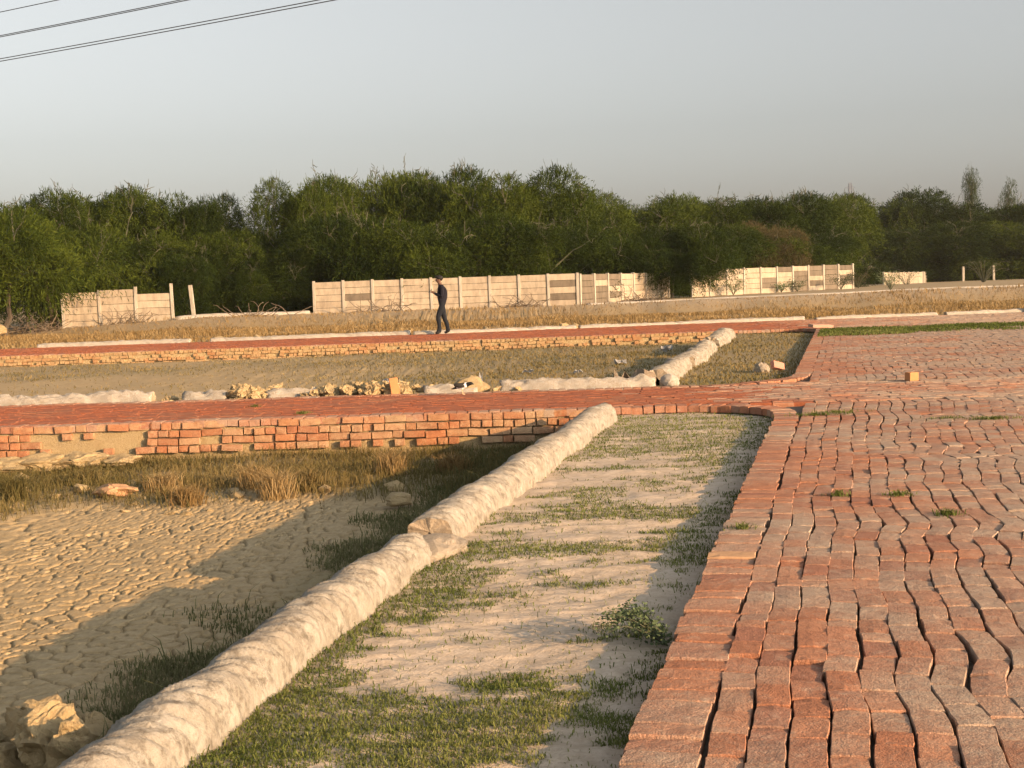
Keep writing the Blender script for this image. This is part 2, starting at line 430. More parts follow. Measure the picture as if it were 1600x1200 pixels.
def fillet(a, c, b, r, n=8):
    """a-c-b polyline corner rounded with quadratic curve cutting r from the corner"""
    a, b, c = map(np.array, (a, b, c)); p = c+(a-c)/np.linalg.norm(a-c)*r; q = c+(b-c)/np.linalg.norm(b-c)*r
    return [tuple((1-u)**2*p+2*u*(1-u)*c+u*u*q) for u in np.linspace(0, 1, n)]
# corner of main edge with L1 and L2
def edge_hit(L):
    s = 5.
    for _ in range(40):
        X, Y = P(s, 0); s += (L(X)-Y)
    return P(s, 0)
K1 = edge_hit(L1); K2 = edge_hit(L2); K3 = edge_hit(L3)
NEAR = [tuple(P(-.9, 0))]+fillet(P(0, 0), K1, (-11, L1(-11)), 1.35)+[(-11, float(L1(-11)))]
FARB = [(-11, float(L2(-11)))]+fillet((-11, L2(-11)), K2, P(30, 0), 1.6)+fillet(P(20, 0), K3, (-20, float(L3(-20))), 1.0)+[(-20, float(L3(-20)))]
def resample(poly, step):
    poly = np.array(poly); d = np.hypot(*np.diff(poly, axis=0).T); c = np.concatenate([[0], np.cumsum(d)])
    s = np.arange(step/2, c[-1], step)
    x = np.interp(s, c, poly[:, 0]); y = np.interp(s, c, poly[:, 1])
    x2 = np.interp(s+.05, c, poly[:, 0]); y2 = np.interp(s+.05, c, poly[:, 1]); x1 = np.interp(s-.05, c, poly[:, 0]); y1 = np.interp(s-.05, c, poly[:, 1])
    return x, y, np.arctan2(y2-y1, x2-x1)
def lowz(X, Y): return zr(Y)+.010*fbm(np.asarray(X)*1.1, np.asarray(Y)*1.1, 40, 2)
def header_course(poly, side, depth=.228):
    x, y, a = resample(poly, .1185)
    nx, ny = -np.sin(a)*side, np.cos(a)*side            # inward
    off = depth/2+rng.uniform(-.012, .010, len(x))
    cx, cy = x+nx*off, y+ny*off
    k = visible(cx, cy, 1.8) & (cy < 36)
    for i in np.where(k)[0]:
        PIECES.append((cx[i], cy[i], float(lowz(cx[i], cy[i]))+rng.uniform(-.004, .005), a[i]+math.pi/2+rng.normal(0, .025), depth, (.118-rng.uniform(0, .003) if abs(math.sin(a[i])) > .5 else .112-rng.uniform(0, .008)), rng.normal(0, .012), rng.normal(0, .022), 0))
header_course(NEAR, -1); header_course(FARB, -1)
def warp(s, t):
    """sideways drift of the paving lines: kinks shared by neighbouring columns"""
    a = np.interp(t, [0, .5, 1.2, 3], [.006, .012, .034, .042])
    q = s/.36+.55*vn(t*1.1, s*.2, 71)
    i = np.floor(q); f = q-i
    def node(i): return vn(t*.75+.2*i, i*1.73, 77)-.5
    v = node(i)*(1-f)+node(i+1)*f
    return a*4.3*v+.06*fbm(s*.28, t*.3, 81, 2)*np.clip(t, 0, 1)
def main_bricks(smin, smax, accept, tmax=8.6):
    ncol = int(tmax/.1205)
    for c in range(ncol):
        t0 = .243+c*.1205+.058
        s = smin+rng.uniform(-.2, .03)
        while s < smax:
            L = .208+rng.uniform(-.02, .014)
            if rng.random() < .18: L *= .54
            sm = s+L/2
            X, Y = P(sm, t0)
            if visible(X, Y, 1.1) and accept(X, Y, sm, t0):
                w0, w1 = float(warp(s, t0)), float(warp(s+L, t0))
                tt = t0+(w0+w1)/2+rng.normal(0, .0025); yaw = math.atan2(D[1], D[0])-math.atan2(w1-w0, L)+rng.normal(0, .012)
                X, Y = P(sm, tt)
                PIECES.append((X, Y, float(lowz(X, Y))+rng.normal(0, .0026), yaw, L+.0005, .1168-rng.uniform(0, .006), rng.normal(0, .014), rng.normal(0, .02), 0))
            s += L
def acc1(X, Y, s, t): return Y < L1(X)-.06 and poly_dist(X, Y, NEAR) > .285
def acc2(X, Y, s, t): return Y > L2(X)+.06 and Y < L3(X)+.0 and poly_dist(X, Y, FARB) > .285
main_bricks(-.9, 13.2, acc1); main_bricks(11.5, 33.2, acc2, 11.)
def cross_bricks(La, Lb, x0, x1, xd, skip):
    """brick lines along the cross road, running through the junction"""
    nrow = int((Lb(0)-La(0)+.8)/.1205)
    for rix in range(nrow):
        x = x0+rng.uniform(0, .2)
        while x < x1:
            L = .228+rng.uniform(-.012, .008); X = x+L/2; Y = La(X)+.06+rix*.1205+.012*float(fbm(X*.8, rix*.9, 91, 2))
            if Y < Lb(X)-.03 and visible(X, Y, 1.8) and skip(X, Y):
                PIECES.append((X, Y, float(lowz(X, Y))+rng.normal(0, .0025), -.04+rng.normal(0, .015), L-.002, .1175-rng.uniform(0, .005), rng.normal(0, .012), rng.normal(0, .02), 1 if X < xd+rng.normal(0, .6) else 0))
            x += L+.004
cross_bricks(L1, L2, -10.5, 8.4, 2.6, lambda X, Y: (poly_dist(X, Y, NEAR) > .285) and (poly_dist(X, Y, FARB) > .285))
cross_bricks(L3, L4, -18, 20, 8.0, lambda X, Y: (poly_dist(X, Y, FARB) > .285))

def build_roads():
    road = empty('brick_road', (0, 0, 0)); tag(road, kind='structure')
    A = np.array([p[:8] for p in PIECES]); kind = np.array([p[8] for p in PIECES])
    X, Y = A[:, 0], A[:, 1]
    infr = (np.abs(X) < .382*Y+.05) & (Y > 3.78)
    order = np.argsort(np.where(infr, Y, 1e9))
    own = set(order[:300].tolist())
    variants = {k: [brick_variant(100*k+i, (.228, .118)[k], .111, .075) for i in range(10)] for k in (0, 1)}
    for k in variants:
        for me in variants[k]: me.materials.append(M_BRICK)
    for i in own:
        x, y, z, yaw, lx, ly, px, py = A[i]; k = 0 if lx > .17 else 1
        o = bpy.data.objects.new('brick', random.choice(variants[k]))
        o.location = (x, y, z-.0375); o.rotation_euler = (py, -px, yaw); o.scale = (lx/(.228, .118)[k], ly/.111, 1)
        if random.random() < .5: o.rotation_euler = (-py, px, yaw+math.pi)
        o.parent = road; link(o)
    rest = np.array([i for i in range(len(A)) if i not in own])
    # nearer pieces of the rest use the worn shapes, far ones plain boxes
    near = rest[(A[rest, 1] < 19)]; farr = rest[(A[rest, 1] >= 19)]
    tmpl = {k: [(np.array([v.co[:] for v in me.vertices]), [tuple(p.vertices) for p in me.polygons]) for me in variants[k]] for k in variants}
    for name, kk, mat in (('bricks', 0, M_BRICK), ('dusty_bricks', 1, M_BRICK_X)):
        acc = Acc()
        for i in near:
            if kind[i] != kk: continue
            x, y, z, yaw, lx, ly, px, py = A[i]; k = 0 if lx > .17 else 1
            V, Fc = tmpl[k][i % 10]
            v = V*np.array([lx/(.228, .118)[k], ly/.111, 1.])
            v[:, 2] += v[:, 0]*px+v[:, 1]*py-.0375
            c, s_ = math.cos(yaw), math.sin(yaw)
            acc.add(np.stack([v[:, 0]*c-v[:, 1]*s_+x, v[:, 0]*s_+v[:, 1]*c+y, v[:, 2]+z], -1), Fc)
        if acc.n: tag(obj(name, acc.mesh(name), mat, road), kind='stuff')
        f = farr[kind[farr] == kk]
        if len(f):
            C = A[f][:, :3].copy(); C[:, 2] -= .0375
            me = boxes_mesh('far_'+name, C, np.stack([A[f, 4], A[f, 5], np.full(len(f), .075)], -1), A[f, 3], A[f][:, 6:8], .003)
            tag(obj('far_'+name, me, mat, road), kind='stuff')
    # soil bed showing in the joints
    m, t, b = mat_new('joint_soil'); g = G(t); p = g.pos()
    g.l(g.ramp(g.noise(p, 25, 4), [(.3, (.10, .07, .045)), (.7, (.19, .14, .095))]), b.inputs['Base Color'])
    acc = Acc()
    def sheet(poly_l, poly_r):
        n = len(poly_l); pl = np.array(poly_l); pr = np.array(poly_r)
        V = np.concatenate([pl, pr]); z = zr(V[:, 1])-.05
        i = np.arange(n-1); acc.add(np.column_stack([V, z]), np.stack([i, i+n, i+n+1, i+1], -1))
    ss = np.linspace(-.9, 33, 60)
    sheet([P(s, .05) for s in ss], [P(s, 12) for s in ss])
    xs = np.linspace(-11, 3, 20); sheet([(x, L1(x)+.06) for x in xs], [(x, L2(x)-.06) for x in xs])
    xs = np.linspace(-20, 20, 20); sheet([(x, L3(x)+.06) for x in xs], [(x, float(L4(x))-.06) for x in xs])
    obj('joint_soil', acc.mesh('joint_soil'), m, road)
build_roads()

# ------------------------------------------------------------------ brick retaining walls
def build_wall_near():
    wl = empty('brick_retaining_wall', (-3, float(L1(-3)), -.3))
    tag(wl, 'low orange brick retaining wall with white mortar smears under the cross road edge', 'wall')
    base = Vector(wl.location)
    vs = [brick_variant(900+i, .222, .075, .05) for i in range(8)]; vh = [brick_variant(950+i, .112, .075, .05) for i in range(8)]
    for me in vs+vh: me.materials.append(M_BRICK_W)
    for c in range(4):
        x = -9.6+rng.uniform(0, .1); z = .092-.083-.083*c-.002; head = (c in (1, 3))
        while x < 1.0:
            hd = head if rng.random() > .22 else not head
            L = .118 if hd else .232
            X = x+L/2; Yf = float(L1(X))
            keep = True
            if -5.25 < X < -4.05 and c >= 1 and rng.random() < .85: keep = False     # earth spill covers the lower courses
            if c == 3 and (rng.random() < .15 or X > .3): keep = False
            if c == 0 and -3.15 < X < -2.55: keep = False
            if rng.random() < .05+.05*float(vn(X*1.1, c*.9, 5) > .6): keep = False
            if keep:
                o = bpy.data.objects.new('brick', random.choice(vh if hd else vs))
                o.rotation_euler = (math.pi/2+rng.normal(0, .05), rng.normal(0, .03), -.03+rng.normal(0, .05))
                o.location = Vector((X, Yf-.010-.012*c+rng.normal(0, .011)+.02, z+.0375+rng.normal(0, .003)))-base
                o.scale = ((L-.012)/(.112 if hd else .222), rng.uniform(.92, 1.0), 1)
                o.parent = wl; link(o)
            x += L
    xs = np.linspace(-10.5, 1.05, 60); V = []
    for x in xs:
        for (dy, zz) in ((.028, .01), (.028+.0, -.5), (.3, -.5), (.3, .01)): V.append((x, L1(x)+dy-(.03 if zz < -.2 else 0), zz))
    i = np.arange(len(xs)-1)*4; Fc = np.concatenate([np.stack([i+a, i+4+a, i+4+(a+1) % 4, i+(a+1) % 4], -1) for a in range(4)])
    me = npmesh('mortar', np.array(V)-np.array(base), Fc); obj('mortar', me, M_CLOD, wl)
build_wall_near()
def build_wall_far():
    wl = empty('brick_retaining_wall', (-4, 34.6, -.2))
    tag(wl, 'sunlit yellowish brick face below the red path where the person stands', 'wall')
    base = np.array([-4, 34.6, -.2]); C = []; Sz = []
    for c in range(4):
        x = -17.+rng.uniform(0, .1)
        while x < 5.6:
            L = .12 if (c % 2 == 0) else .235
            if rng.random() < .2: L = .12
            if c == 0 or rng.random() > (.05+.08*c):
                C.append((x+L/2, 34.6-.02*c-.0+rng.normal(0, .012), .125-.0375-.083*c+rng.normal(0, .006))); Sz.append((L-.016, .16, .069))
            x += L
    me = boxes_mesh('bricks', np.array(C)-base, np.array(Sz), rng.normal(0, .03, len(C)), None, .006)
    tag(obj('bricks', me, M_BRICK_F, wl), kind='stuff')
    bm = bmesh.new(); bmesh.ops.create_cube(bm, size=1, matrix=Matrix.Translation((-1.7, .2, .08)) @ Matrix.Diagonal((22.4, .50, .44, 1)))
    obj('mortar', bm_mesh(bm, 'mortar'), M_CLOD, wl)
build_wall_far()

# ------------------------------------------------------------------ plaster bunds (rounded boundary ridges)
def bund(name, pts, width, height, zf, label, mat=M_PLASTER, seed=0, res=.011, rag=1.0, group=None, lean=0, capz=0.):
    pts = np.array(pts, float); d = np.hypot(*np.diff(pts, axis=0).T); c = np.concatenate([[0], np.cumsum(d)])
    n = max(8, int(c[-1]/res)); s = np.linspace(0, c[-1], n)
    x = np.interp(s, c, pts[:, 0]); y = np.interp(s, c, pts[:, 1])
    tx, ty = np.gradient(x), np.gradient(y); L = np.hypot(tx, ty); tx /= L; ty /= L
    k = 40; th = np.linspace(math.radians(-18), math.radians(198), k)
    Sx, Th = np.meshgrid(s, th, indexing='ij')
    low = 1+.13*rag*fbm(Sx*1.5, Sx*0, seed, 3)+.05*rag*fbm(Sx*4, Th*1.4, seed+3, 4)
    wr = .013*rag*fbm(Sx*9+Th*1.2, Th*.9, seed+5, 3)+.013*rag*fbm(Sx*24+Th*2.4, Th*.8, seed+7, 3)+.011*rag*fbm(Sx*62+Th*5, Th*1.3, seed+8, 2)
    R = low+wr/(width/2)
    ac = np.sign(np.cos(Th))*np.abs(np.cos(Th))**.85*width/2*R
    zz = np.sign(np.sin(Th))*np.abs(np.sin(Th))**.75*height*R
    wob = .04*rag*fbm(s*.9, s*0, seed+9, 3)
    ox = x[:, None]+ty[:, None]*(ac+wob[:, None]); oy = y[:, None]-tx[:, None]*(ac+wob[:, None])
    oz = zf(x, y)[:, None]+zz
    raggd = .02*rag*(vn(Th*4, Th*0, seed+11)-.5); ox[0] += tx[0]*raggd[0]; oy[0] += ty[0]*raggd[0]; ox[-1] += tx[0]*raggd[1]; oy[-1] += ty[0]*raggd[1]
    V = np.stack([ox, oy, oz], -1).reshape(-1, 3)
    i = (np.arange(n-1)[:, None]*k+np.arange(k-1)[None]).ravel()
    Fq = np.stack([i, i+k, i+k+1, i+1], -1)
    b0 = np.array([x[0], y[0], float(zf(x[:1], y[:1])[0])])
    V = V-b0
    c0 = V[:k].mean(0); c1 = V[-k:].mean(0); nV = len(V)
    V = np.concatenate([V, [c0, c1]])
    faces = Fq.tolist()+[(nV, j, j+1) for j in range(k-1)]+[(nV+1, (n-1)*k+j+1, (n-1)*k+j) for j in range(k-1)]
    me = bpy.data.meshes.new(name); me.from_pydata(V.tolist(), [], faces)
    me.materials.append(mat); me.materials.append(M_CORE)
    mi = np.zeros(len(faces), np.int32); mi[len(Fq):] = 1; me.polygons.foreach_set('material_index', mi)
    sm = np.ones(len(faces), bool); sm[len(Fq):] = False; me.polygons.foreach_set('use_smooth', sm)
    uvl = me.uv_layers.new(name='UVMap')
    uvv = np.concatenate([np.stack([Sx, Th], -1).reshape(-1, 2), [[0, 0], [0, 0]]])
    li = np.zeros(len(me.loops), np.int32); me.loops.foreach_get('vertex_index', li)
    uvl.data.foreach_set('uv', uvv[li].ravel().astype(np.float32)); me.update()
    o = obj(name, me); o.location = b0; tag(o, label, 'kerb', group)
    return o
bl = lambda s, dt=0: tuple(P(s, BUND_T(s)+dt))
zb = lambda X, Y: zr(Y)-.09
bund('plaster_kerb', [bl(s) for s in np.linspace(-.6, 3.02, 12)], .265, .175, zb, 'long rounded whitewashed plaster ridge beside the shaded cracked mud, foremost run', seed=3)
bund('plaster_kerb', [bl(s, .03) for s in np.linspace(3.45, 9.95, 16)], .275, .185, zb, 'rounded whitewashed plaster ridge with broken brick end, running up to the brick wall', seed=21)
bund('plaster_kerb', [bl(s, .03) for s in np.linspace(14.6, 18.2, 8)], .36, .2, zb, 'short rounded white plaster ridge beyond the cross road', seed=35, rag=1.6)
bund('plaster_kerb', [bl(s, .06) for s in np.linspace(18.3, 23.5, 8)], .34, .18, zb, 'crumbling rounded white plaster ridge in the middle of the grass plot', seed=47, rag=2.2)
bund('plaster_kerb', [bl(s, .05) for s in np.linspace(24.6, 29.4, 8)], .38, .2, zb, 'pale broken ridge end near the far brick road corner', seed=53, rag=2.4)
def rock(name, loc, size, mat, seed, label=None, cat=None, group=None, sub=3, rough=.35, flat=.0, rz=None):
    bm = bmesh.new(); bmesh.ops.create_icosphere(bm, subdivisions=sub, radius=.5)
    off = Vector((seed*3.17, seed*1.9, seed*.77))
    for v in bm.verts:
        p = v.co.copy(); q = mnoise.noise_vector(p*1.9+off)*rough*.5
        v.co = (p+q)*(1+rough*(.9*abs(mnoise.noise(p*3.4+off))-.3+.32*mnoise.noise(p*8+off)+.12*mnoise.noise(p*17+off)))
        v.co.x *= size[0]; v.co.y *= size[1]; v.co.z *= size[2]
        if v.co.z < -size[2]*.3: v.co.z = -size[2]*.3
    me = bm_mesh(bm, name, False); o = obj(name, me, mat); o.location = (loc[0], loc[1], loc[2]+size[2]*.24)
    o.rotation_euler = (0, 0, seed*1.3 if rz is None else rz)
    if label: tag(o, label, cat, group)
    return o
# slab bridging the gap
sx, sy = bl(3.24, .08)
rock('concrete_slab', (sx, sy, zr(sy)-.10), (.36, .50, .16), M_SLAB, 4, 'low rough concrete slab filling the gap between the two plaster ridges', 'slab', rough=.28, sub=3, rz=-.25)

# low white kerbs along cross roads
def low_kerb(x0, x1, L, dy, h, wd, label, seed, zt=0.0):
    xs = np.linspace(x0, x1, max(3, int((x1-x0)/.6)))
    return bund('low_kerb', [(x, float(L(x))+dy) for x in xs], wd, h, lambda X, Y: zr(Y)-.12+zt+0*X, label, M_KERB, seed, .05, 1.4)
low_kerb(-10.5, -4.75, L2, .18, .225, .2, 'straight stretch of low white kerb beside a bare tan plot', 61)
low_kerb(-4.35, -3.75, L2, .20, .22, .2, 'short stub of low white kerb between two mud heaps', 62)
low_kerb(-3.2, -2.55, L2, .2, .20, .2, 'stub of low white kerb beside the big mud heaps', 63)
low_kerb(-1.15, -.45, L2, .22, .20, .22, 'short length of low white kerb behind the small bird', 64)
low_kerb(-.15, 1.85, L2, .22, .235, .22, 'low white kerb running up to the rounded plaster ridge', 65)
rock('plaster_block', (2.03, float(L2(2))+.2, .08), (.26, .24, .22), M_KERB, 9, 'square white plaster block ending the low kerb', 'block', rough=.12, sub=3)
low_kerb(-14.2, -9.6, L4, .1, .17, .3, 'patchy white kerb behind the red path left of a mud break', 71, .06)
low_kerb(-9.0, -3.0, L4, .1, .17, .3, 'low white kerb behind the red path, towards the broken wall', 72, .06)
low_kerb(-2.9, 2.0, L4, .1, .15, .3, 'low white kerb under the feet of the standing person', 73, .06)
low_kerb(2.1, 9.2, L4, .1, .15, .3, 'rough pale kerb behind the far end of the ridge', 74, .06)
low_kerb(9.6, 13.6, L4, .1, .11, .22, 'thin pale kerb edging the far brick road', 75, .06)
low_kerb(13.9, 16.8, L4, .1, .11, .22, 'thin pale kerb beside the dark stone', 76, .06)

# ------------------------------------------------------------------ clods, stray bricks and litter
i = 0
for (cx, n, hgt) in ((-6.15, 3, .18), (-4.55, 6, .17), (-3.5, 22, .26), (-2.6, 13, .22), (-2.1, 15, .23), (-1.75, 20, .27), (-1.4, 10, .2), (-.38, 3, .2), (-.05, 3, .17), (.9, 3, .13)):
    for k in range(n):
        i += 1; q = rng.uniform(.3, .78); x = cx+rng.normal(0, .17 if n > 4 else .09); y = float(L2(x))+.14+rng.uniform(-.1, .32)
        rock('mud_clod', (x, y, float(zr(y))-.05+(rng.uniform(0, .09) if n > 7 else 0)), (hgt*q*rng.uniform(.9, 1.5), hgt*q*1.1, hgt*q), M_CLOD, i+.37, 'dry yellow mud clod dumped along the low white kerb', 'clod', 'mud clods along the cross road kerb', rough=.6, sub=(4 if hgt > .2 else 3))
rock('mud_heap', (-.55, float(L2(-.55))+.32, .03), (.55, .4, .32), M_CLOD, 77, 'rounded tan mud heap just behind the small bird', 'mud heap', rough=.3, sub=3)
for k, (x, y, sx_, sy_, sz_) in enumerate(((-1.75, 4.72, .24, .2, .17), (-1.62, 4.5, .24, .2, .2), (-1.84, 4.5, .22, .22, .18), (-1.72, 4.98, .17, .13, .1), (-1.5, 4.62, .17, .14, .14), (-1.98, 4.85, .18, .16, .13), (-1.48, 4.36, .2, .2, .2))):
    rock('rubble_lump', (x, y, -.31+(.17 if k in (0, 1, 4, 6) else .07)), (sx_*.95, sy_*.9, sz_*1.1), M_CLOD, 130+k*1.7, 'tan lump of dried earth piled against the foremost ridge beside the shaded mud', 'rubble', 'earth lumps at the foot of the ridge', rough=.5, sub=4)
for k, (x, y, a, b_) in enumerate(((-4.6, 14.2, .6, .2), (-5.0, 14.15, .7, .2), (-5.5, 14.05, .9, .17), (-4.2, 14.25, .4, .14), (-6.0, 14.05, .8, .16))):
    rock('earth_spill', (x, y, -.32), (a, .42, b_), M_CLOD, 160+k*2.1, 'pale earth slumped against the orange brick wall', 'earth', 'earth slumped on the wall foot', rough=.45, sub=4)
i = 0
for k in range(34):
    x = rng.uniform(-5.2, -.9); y = rng.uniform(11.2, 13.6); q = rng.uniform(.05, .16)
    s_, t_ = st(x, y)
    if t_ > BUND_T(s_)-.8: continue
    rock('earth_clod', (x, y, tz(x, y)-.01), (q*1.5, q*1.2, q*.8), M_CLOD, 200+k*1.3, 'small dry clod among the half-dry grass below the brick wall', 'clod', 'small clods in the grassy band', rough=.6, sub=1)
rock('reddish_clod', (-3.72, 12.3, -.36), (.5, .2, .13), simple('red_earth', (.45, .25, .12), .95, .25, 6), 251, 'flat reddish lump of earth lying in the grass below the brick wall', 'clod', rough=.5)
rock('sand_lump', (-.98, 11.15, -.36), (.26, .2, .13), M_CLOD, 252, 'smooth tan lump at the edge of the ridge shadow', 'clod', rough=.3)
def stray(x, y, z, rot, label, mat, seed, sz=(.228, .111, .075)):
    me = brick_variant(seed, *sz); o = obj('loose_brick', me, mat); o.location = (x, y, z); o.rotation_euler = rot; tag(o, label, 'brick'); return o
MB_OR = simple('bright_brick', (.46, .20, .075), .9, .15, 12); MB_PK = simple('pink_brick', (.45, .20, .13), .9, .2, 12)
stray(4.95, 16.6, float(zr(16.6))+.053, (.03, 0, .35), 'bright orange half brick standing on the junction paving', MB_OR, 31, (.125, .115, .105))
x, y = P(17.0, -.32); stray(x, y, tz(x, y)+.09, (1.2, .25, .6), 'tilted pink brick with a hollow face by the road corner', MB_PK, 32)
x, y = P(16.9, -.55); rock('broken_lump', (x, y, tz(x, y)-.02), (.25, .2, .24), M_SLAB, 33, 'pale broken lump leaning beside the tilted pink brick', 'rubble', rough=.4)
x, y = -1.52, float(L2(-1.52))-.02; stray(x, y, float(zr(y))+.10, (math.pi/2, 1.45, .2), 'upright orange brick leaning on the mud heap', MB_OR, 34)
x, y = P(31.2, .1); stray(x, y, float(zr(y))+.07, (.05, .05, .2), 'pale pink slab fragment on the far brick road corner', simple('pale_slab', (.42, .25, .16), .9, .15, 9), 35, (.55, .3, .08))
x, y = P(2.92, .105); stray(x, y, float(zr(y))-.020, (0.03, 0, math.atan2(N[1], N[0])+.03), 'raised cream edge brick proud of the road border', simple('cream_brick', (.42, .24, .12), .9, .3, 30), 36, (.235, .113, .07))
rock('dark_stone', (16.95, 43.2, .1), (.75, .5, .4), M_DARK, 41, 'dark rounded stone beside the thin pale kerb', 'stone', rough=.3)
def scrap(x, y, z, sz, label, seed, mat=M_WHITE):
    r = random.Random(seed); bm = bmesh.new(); n = 4; vs = [[bm.verts.new(((i/n-.5)*sz[0]+r.uniform(-.1, .1)*sz[0], (j/n-.5)*sz[1]+r.uniform(-.1, .1)*sz[1], r.uniform(0, sz[2]))) for j in range(n+1)] for i in range(n+1)]
    for i in range(n):
        for j in range(n): bm.faces.new((vs[i][j], vs[i+1][j], vs[i+1][j+1], vs[i][j+1]))
    bmesh.ops.solidify(bm, geom=bm.faces[:], thickness=.004)
    o = obj('litter_scrap', bm_mesh(bm, 'litter_scrap'), mat); o.location = (x, y, z); tag(o, label, 'litter'); return o
for k, (x, y, sz, lb) in enumerate(((2.15, 26.5, (.22, .2, .12), 'white crumpled litter in the grass near the middle plaster ridge'), (3.5, 30.2, (.26, .2, .18), 'cream crumpled scrap by the far end of the plaster ridge'), (.3, 24.5, (.18, .16, .08), 'greyish crumpled scrap in the middle of the grassy plot'), (1.2, 24.2, (.16, .14, .08), 'small pale scrap beside the greyish one'), (-2.2, 23.5, (.14, .14, .1), 'tiny white scrap in the plot below the person'))):
    scrap(x, y, tz(x, y)+.01, sz, lb, k+5)
x, y = -.5, 21.2; scrap(x, y, tz(x, y)+.02, (.07, .06, .30), 'tall white torn plastic caught on a stem in the grassy plot', 77)
x, y = 1.62, 17.75; scrap(x, y, tz(x, y)+.04, (.5, .35, .32), 'crumpled brown sheet lying behind the low kerb end', 79, simple('brown_sheet', (.38, .28, .18), .9))

# ------------------------------------------------------------------ grass
def blades(name, X, Y, Z, h, wd, lean, mat, label=None, cat='grass', seg=2, kind='stuff', parent=None, base=(0, 0, 0)):
    n = len(X); a = rng.uniform(0, 2*math.pi, n); d = rng.uniform(0, 2*math.pi, n); ln = h*lean*rng.uniform(.3, 1.2, n)
    px, py = np.cos(a)*wd/2, np.sin(a)*wd/2; qx, qy = np.cos(d)*ln, np.sin(d)*ln
    V = np.empty((n, 5, 3))
    V[:, 0] = np.stack([X-px, Y-py, Z-.01], -1); V[:, 1] = np.stack([X+px, Y+py, Z-.01], -1)
    V[:, 2] = np.stack([X+px*.8+qx*.35, Y+py*.8+qy*.35, Z+h*.6], -1); V[:, 3] = np.stack([X-px*.8+qx*.35, Y-py*.8+qy*.35, Z+h*.6], -1)
    V[:, 4] = np.stack([X+qx, Y+qy, Z+h*(1-.25*lean)], -1)
    b = np.arange(n)[:, None]*5
    tri = np.concatenate([b+np.array([[0, 1, 2]]), b+np.array([[0, 2, 3]]), b+np.array([[3, 2, 4]])])
    me = npmesh(name, V.reshape(-1, 3)-np.array(base), tri)
    o = obj(name, me, mat, parent)
    if parent is None: o.location = base
    if label: tag(o, label, cat)
    if kind: o['kind'] = kind
    return o
def scatter(n, x0, x1, y0, y1, mask, power=1.6):
    """more samples near the camera"""
    Y = (y0**(1-power)+rng.random(n)*(y1**(1-power)-y0**(1-power)))**(1/(1-power))
    X = rng.uniform(x0, x1, n); m = mask(X, Y); k = rng.random(n) < m
    return X[k], Y[k]
def strip_mask(X, Y):
    s, t = st(X, Y)
    n = fbm(X*1.9, Y*3.0, 101, 4)
    inb = (t < -.02) & (t > BUND_T(s)+.09) & (Y < L1(X)-.05)
    edge = sst(.42, .0, t-BUND_T(s)-.17)*.6*(s < 3.6)
    nearp = sst(4.9, 3.9, Y)*.5*sst(-1.3, -.8, t)*sst(-.25, -.5, t)
    farg = sst(10.2, 12.4, Y)*.55
    gap = np.exp(-((s-3.35)/.22)**2)*sst(-.4, -.9, t)*.8
    mid = np.exp(-((s-4.4)/.4)**2)*sst(-.9, -.3, t)*.45
    return inb*np.maximum(.03, sst(-.16, .22, n+.7*fbm(X*6, Y*8, 103, 3)+edge+nearp+farg+gap+mid-.02))
X, Y = scatter(420000, -2.2, 3.0, 3.5, 14.4, strip_mask, 2.0)
zz = terrain(X, Y)[0]
blades('verge_grass', X, Y, zz, rng.gamma(3.2, .0052, len(X)), .003+.0005*Y*rng.random(len(X)), 1.5, M_GRASS, 'short green grass patches on the pale strip between ridge and road')
def bank_mask(X, Y):
    s, t = st(X, Y); d = BUND_T(s)-t
    return (d > .08)*(d < 2.2)*sst(1.25, .65, d+.7*fbm(X*1.6, Y*1.6, 111, 3)-.06*(Y-8))*(Y < L1(X))
X, Y = scatter(330000, -3.6, 1.2, 3.6, 14.4, bank_mask, 1.3)
zz = terrain(X, Y)[0]
blades('bank_grass', X, Y, zz, rng.uniform(.015, .06, len(X))*rng.choice([1]*40+[3.2], len(X)), .003+.0005*Y, .7, M_GRASSD, 'dark green grass on the shaded bank behind the plaster ridge')
def band_mask(X, Y):
    s, t = st(X, Y)
    return (t < BUND_T(s)-.3)*sst(11.0, 12.6, Y+1.3*fbm(X*.8, Y*.8, 3, 3))*(Y < L1(X)-.03)*(.35+.65*sst(-.1, .3, fbm(X*1.7, Y*2.5, 121, 3)))
X, Y = scatter(75000, -6.8, .6, 10.8, 14.4, band_mask, .5)
zz = terrain(X, Y)[0]
blades('rough_grass', X, Y, zz, rng.uniform(.04, .16, len(X)), .006, .8, M_MIXG, 'half-dry olive grass band below the orange brick wall')
for k, (x, y, h) in enumerate(((-4.6, 12.2, .36), (-2.45, 12.55, .34), (-2.15, 12.0, .38), (-1.9, 12.3, .3), (-3.3, 12.5, .26), (-1.2, 12.9, .34), (-4.2, 13.1, .25), (-2.9, 11.75, .22), (-.6, 13.0, .25))):
    n = 420; r = np.clip(np.abs(rng.normal(0, .09, n)), 0, .17); a = rng.uniform(0, 6.28, n); zc = tz(x, y)
    blades('dry_grass_clump', x+r*np.cos(a), y+r*np.sin(a), np.full(n, zc), rng.uniform(.4, 1, n)*h, .007, .75, M_STRAW if k % 3 else M_MIXG,
           'straw-coloured grass clump standing in the band below the brick wall', 'grass clump', kind=None, base=(x, y, zc))['group'] = 'dry grass clumps'
def mid_mask(X, Y):
    s, t = st(X, Y); hum = fbm(X*.5, Y*.5, 13, 3)
    mg = np.clip(.3+.5*sst(-6, 1, X)+hum*.7, 0, 1)*(1-.8*sst(-2.5, -5, X)*sst(30, 27, Y+hum*3))
    return (t < -.05)*(Y > L2(X)+.3)*(Y < 34.55)*mg*(np.abs(t-BUND_T(s)) > .2)
X, Y = scatter(75000, -15, 8, 17.3, 34.6, mid_mask, 1.001)
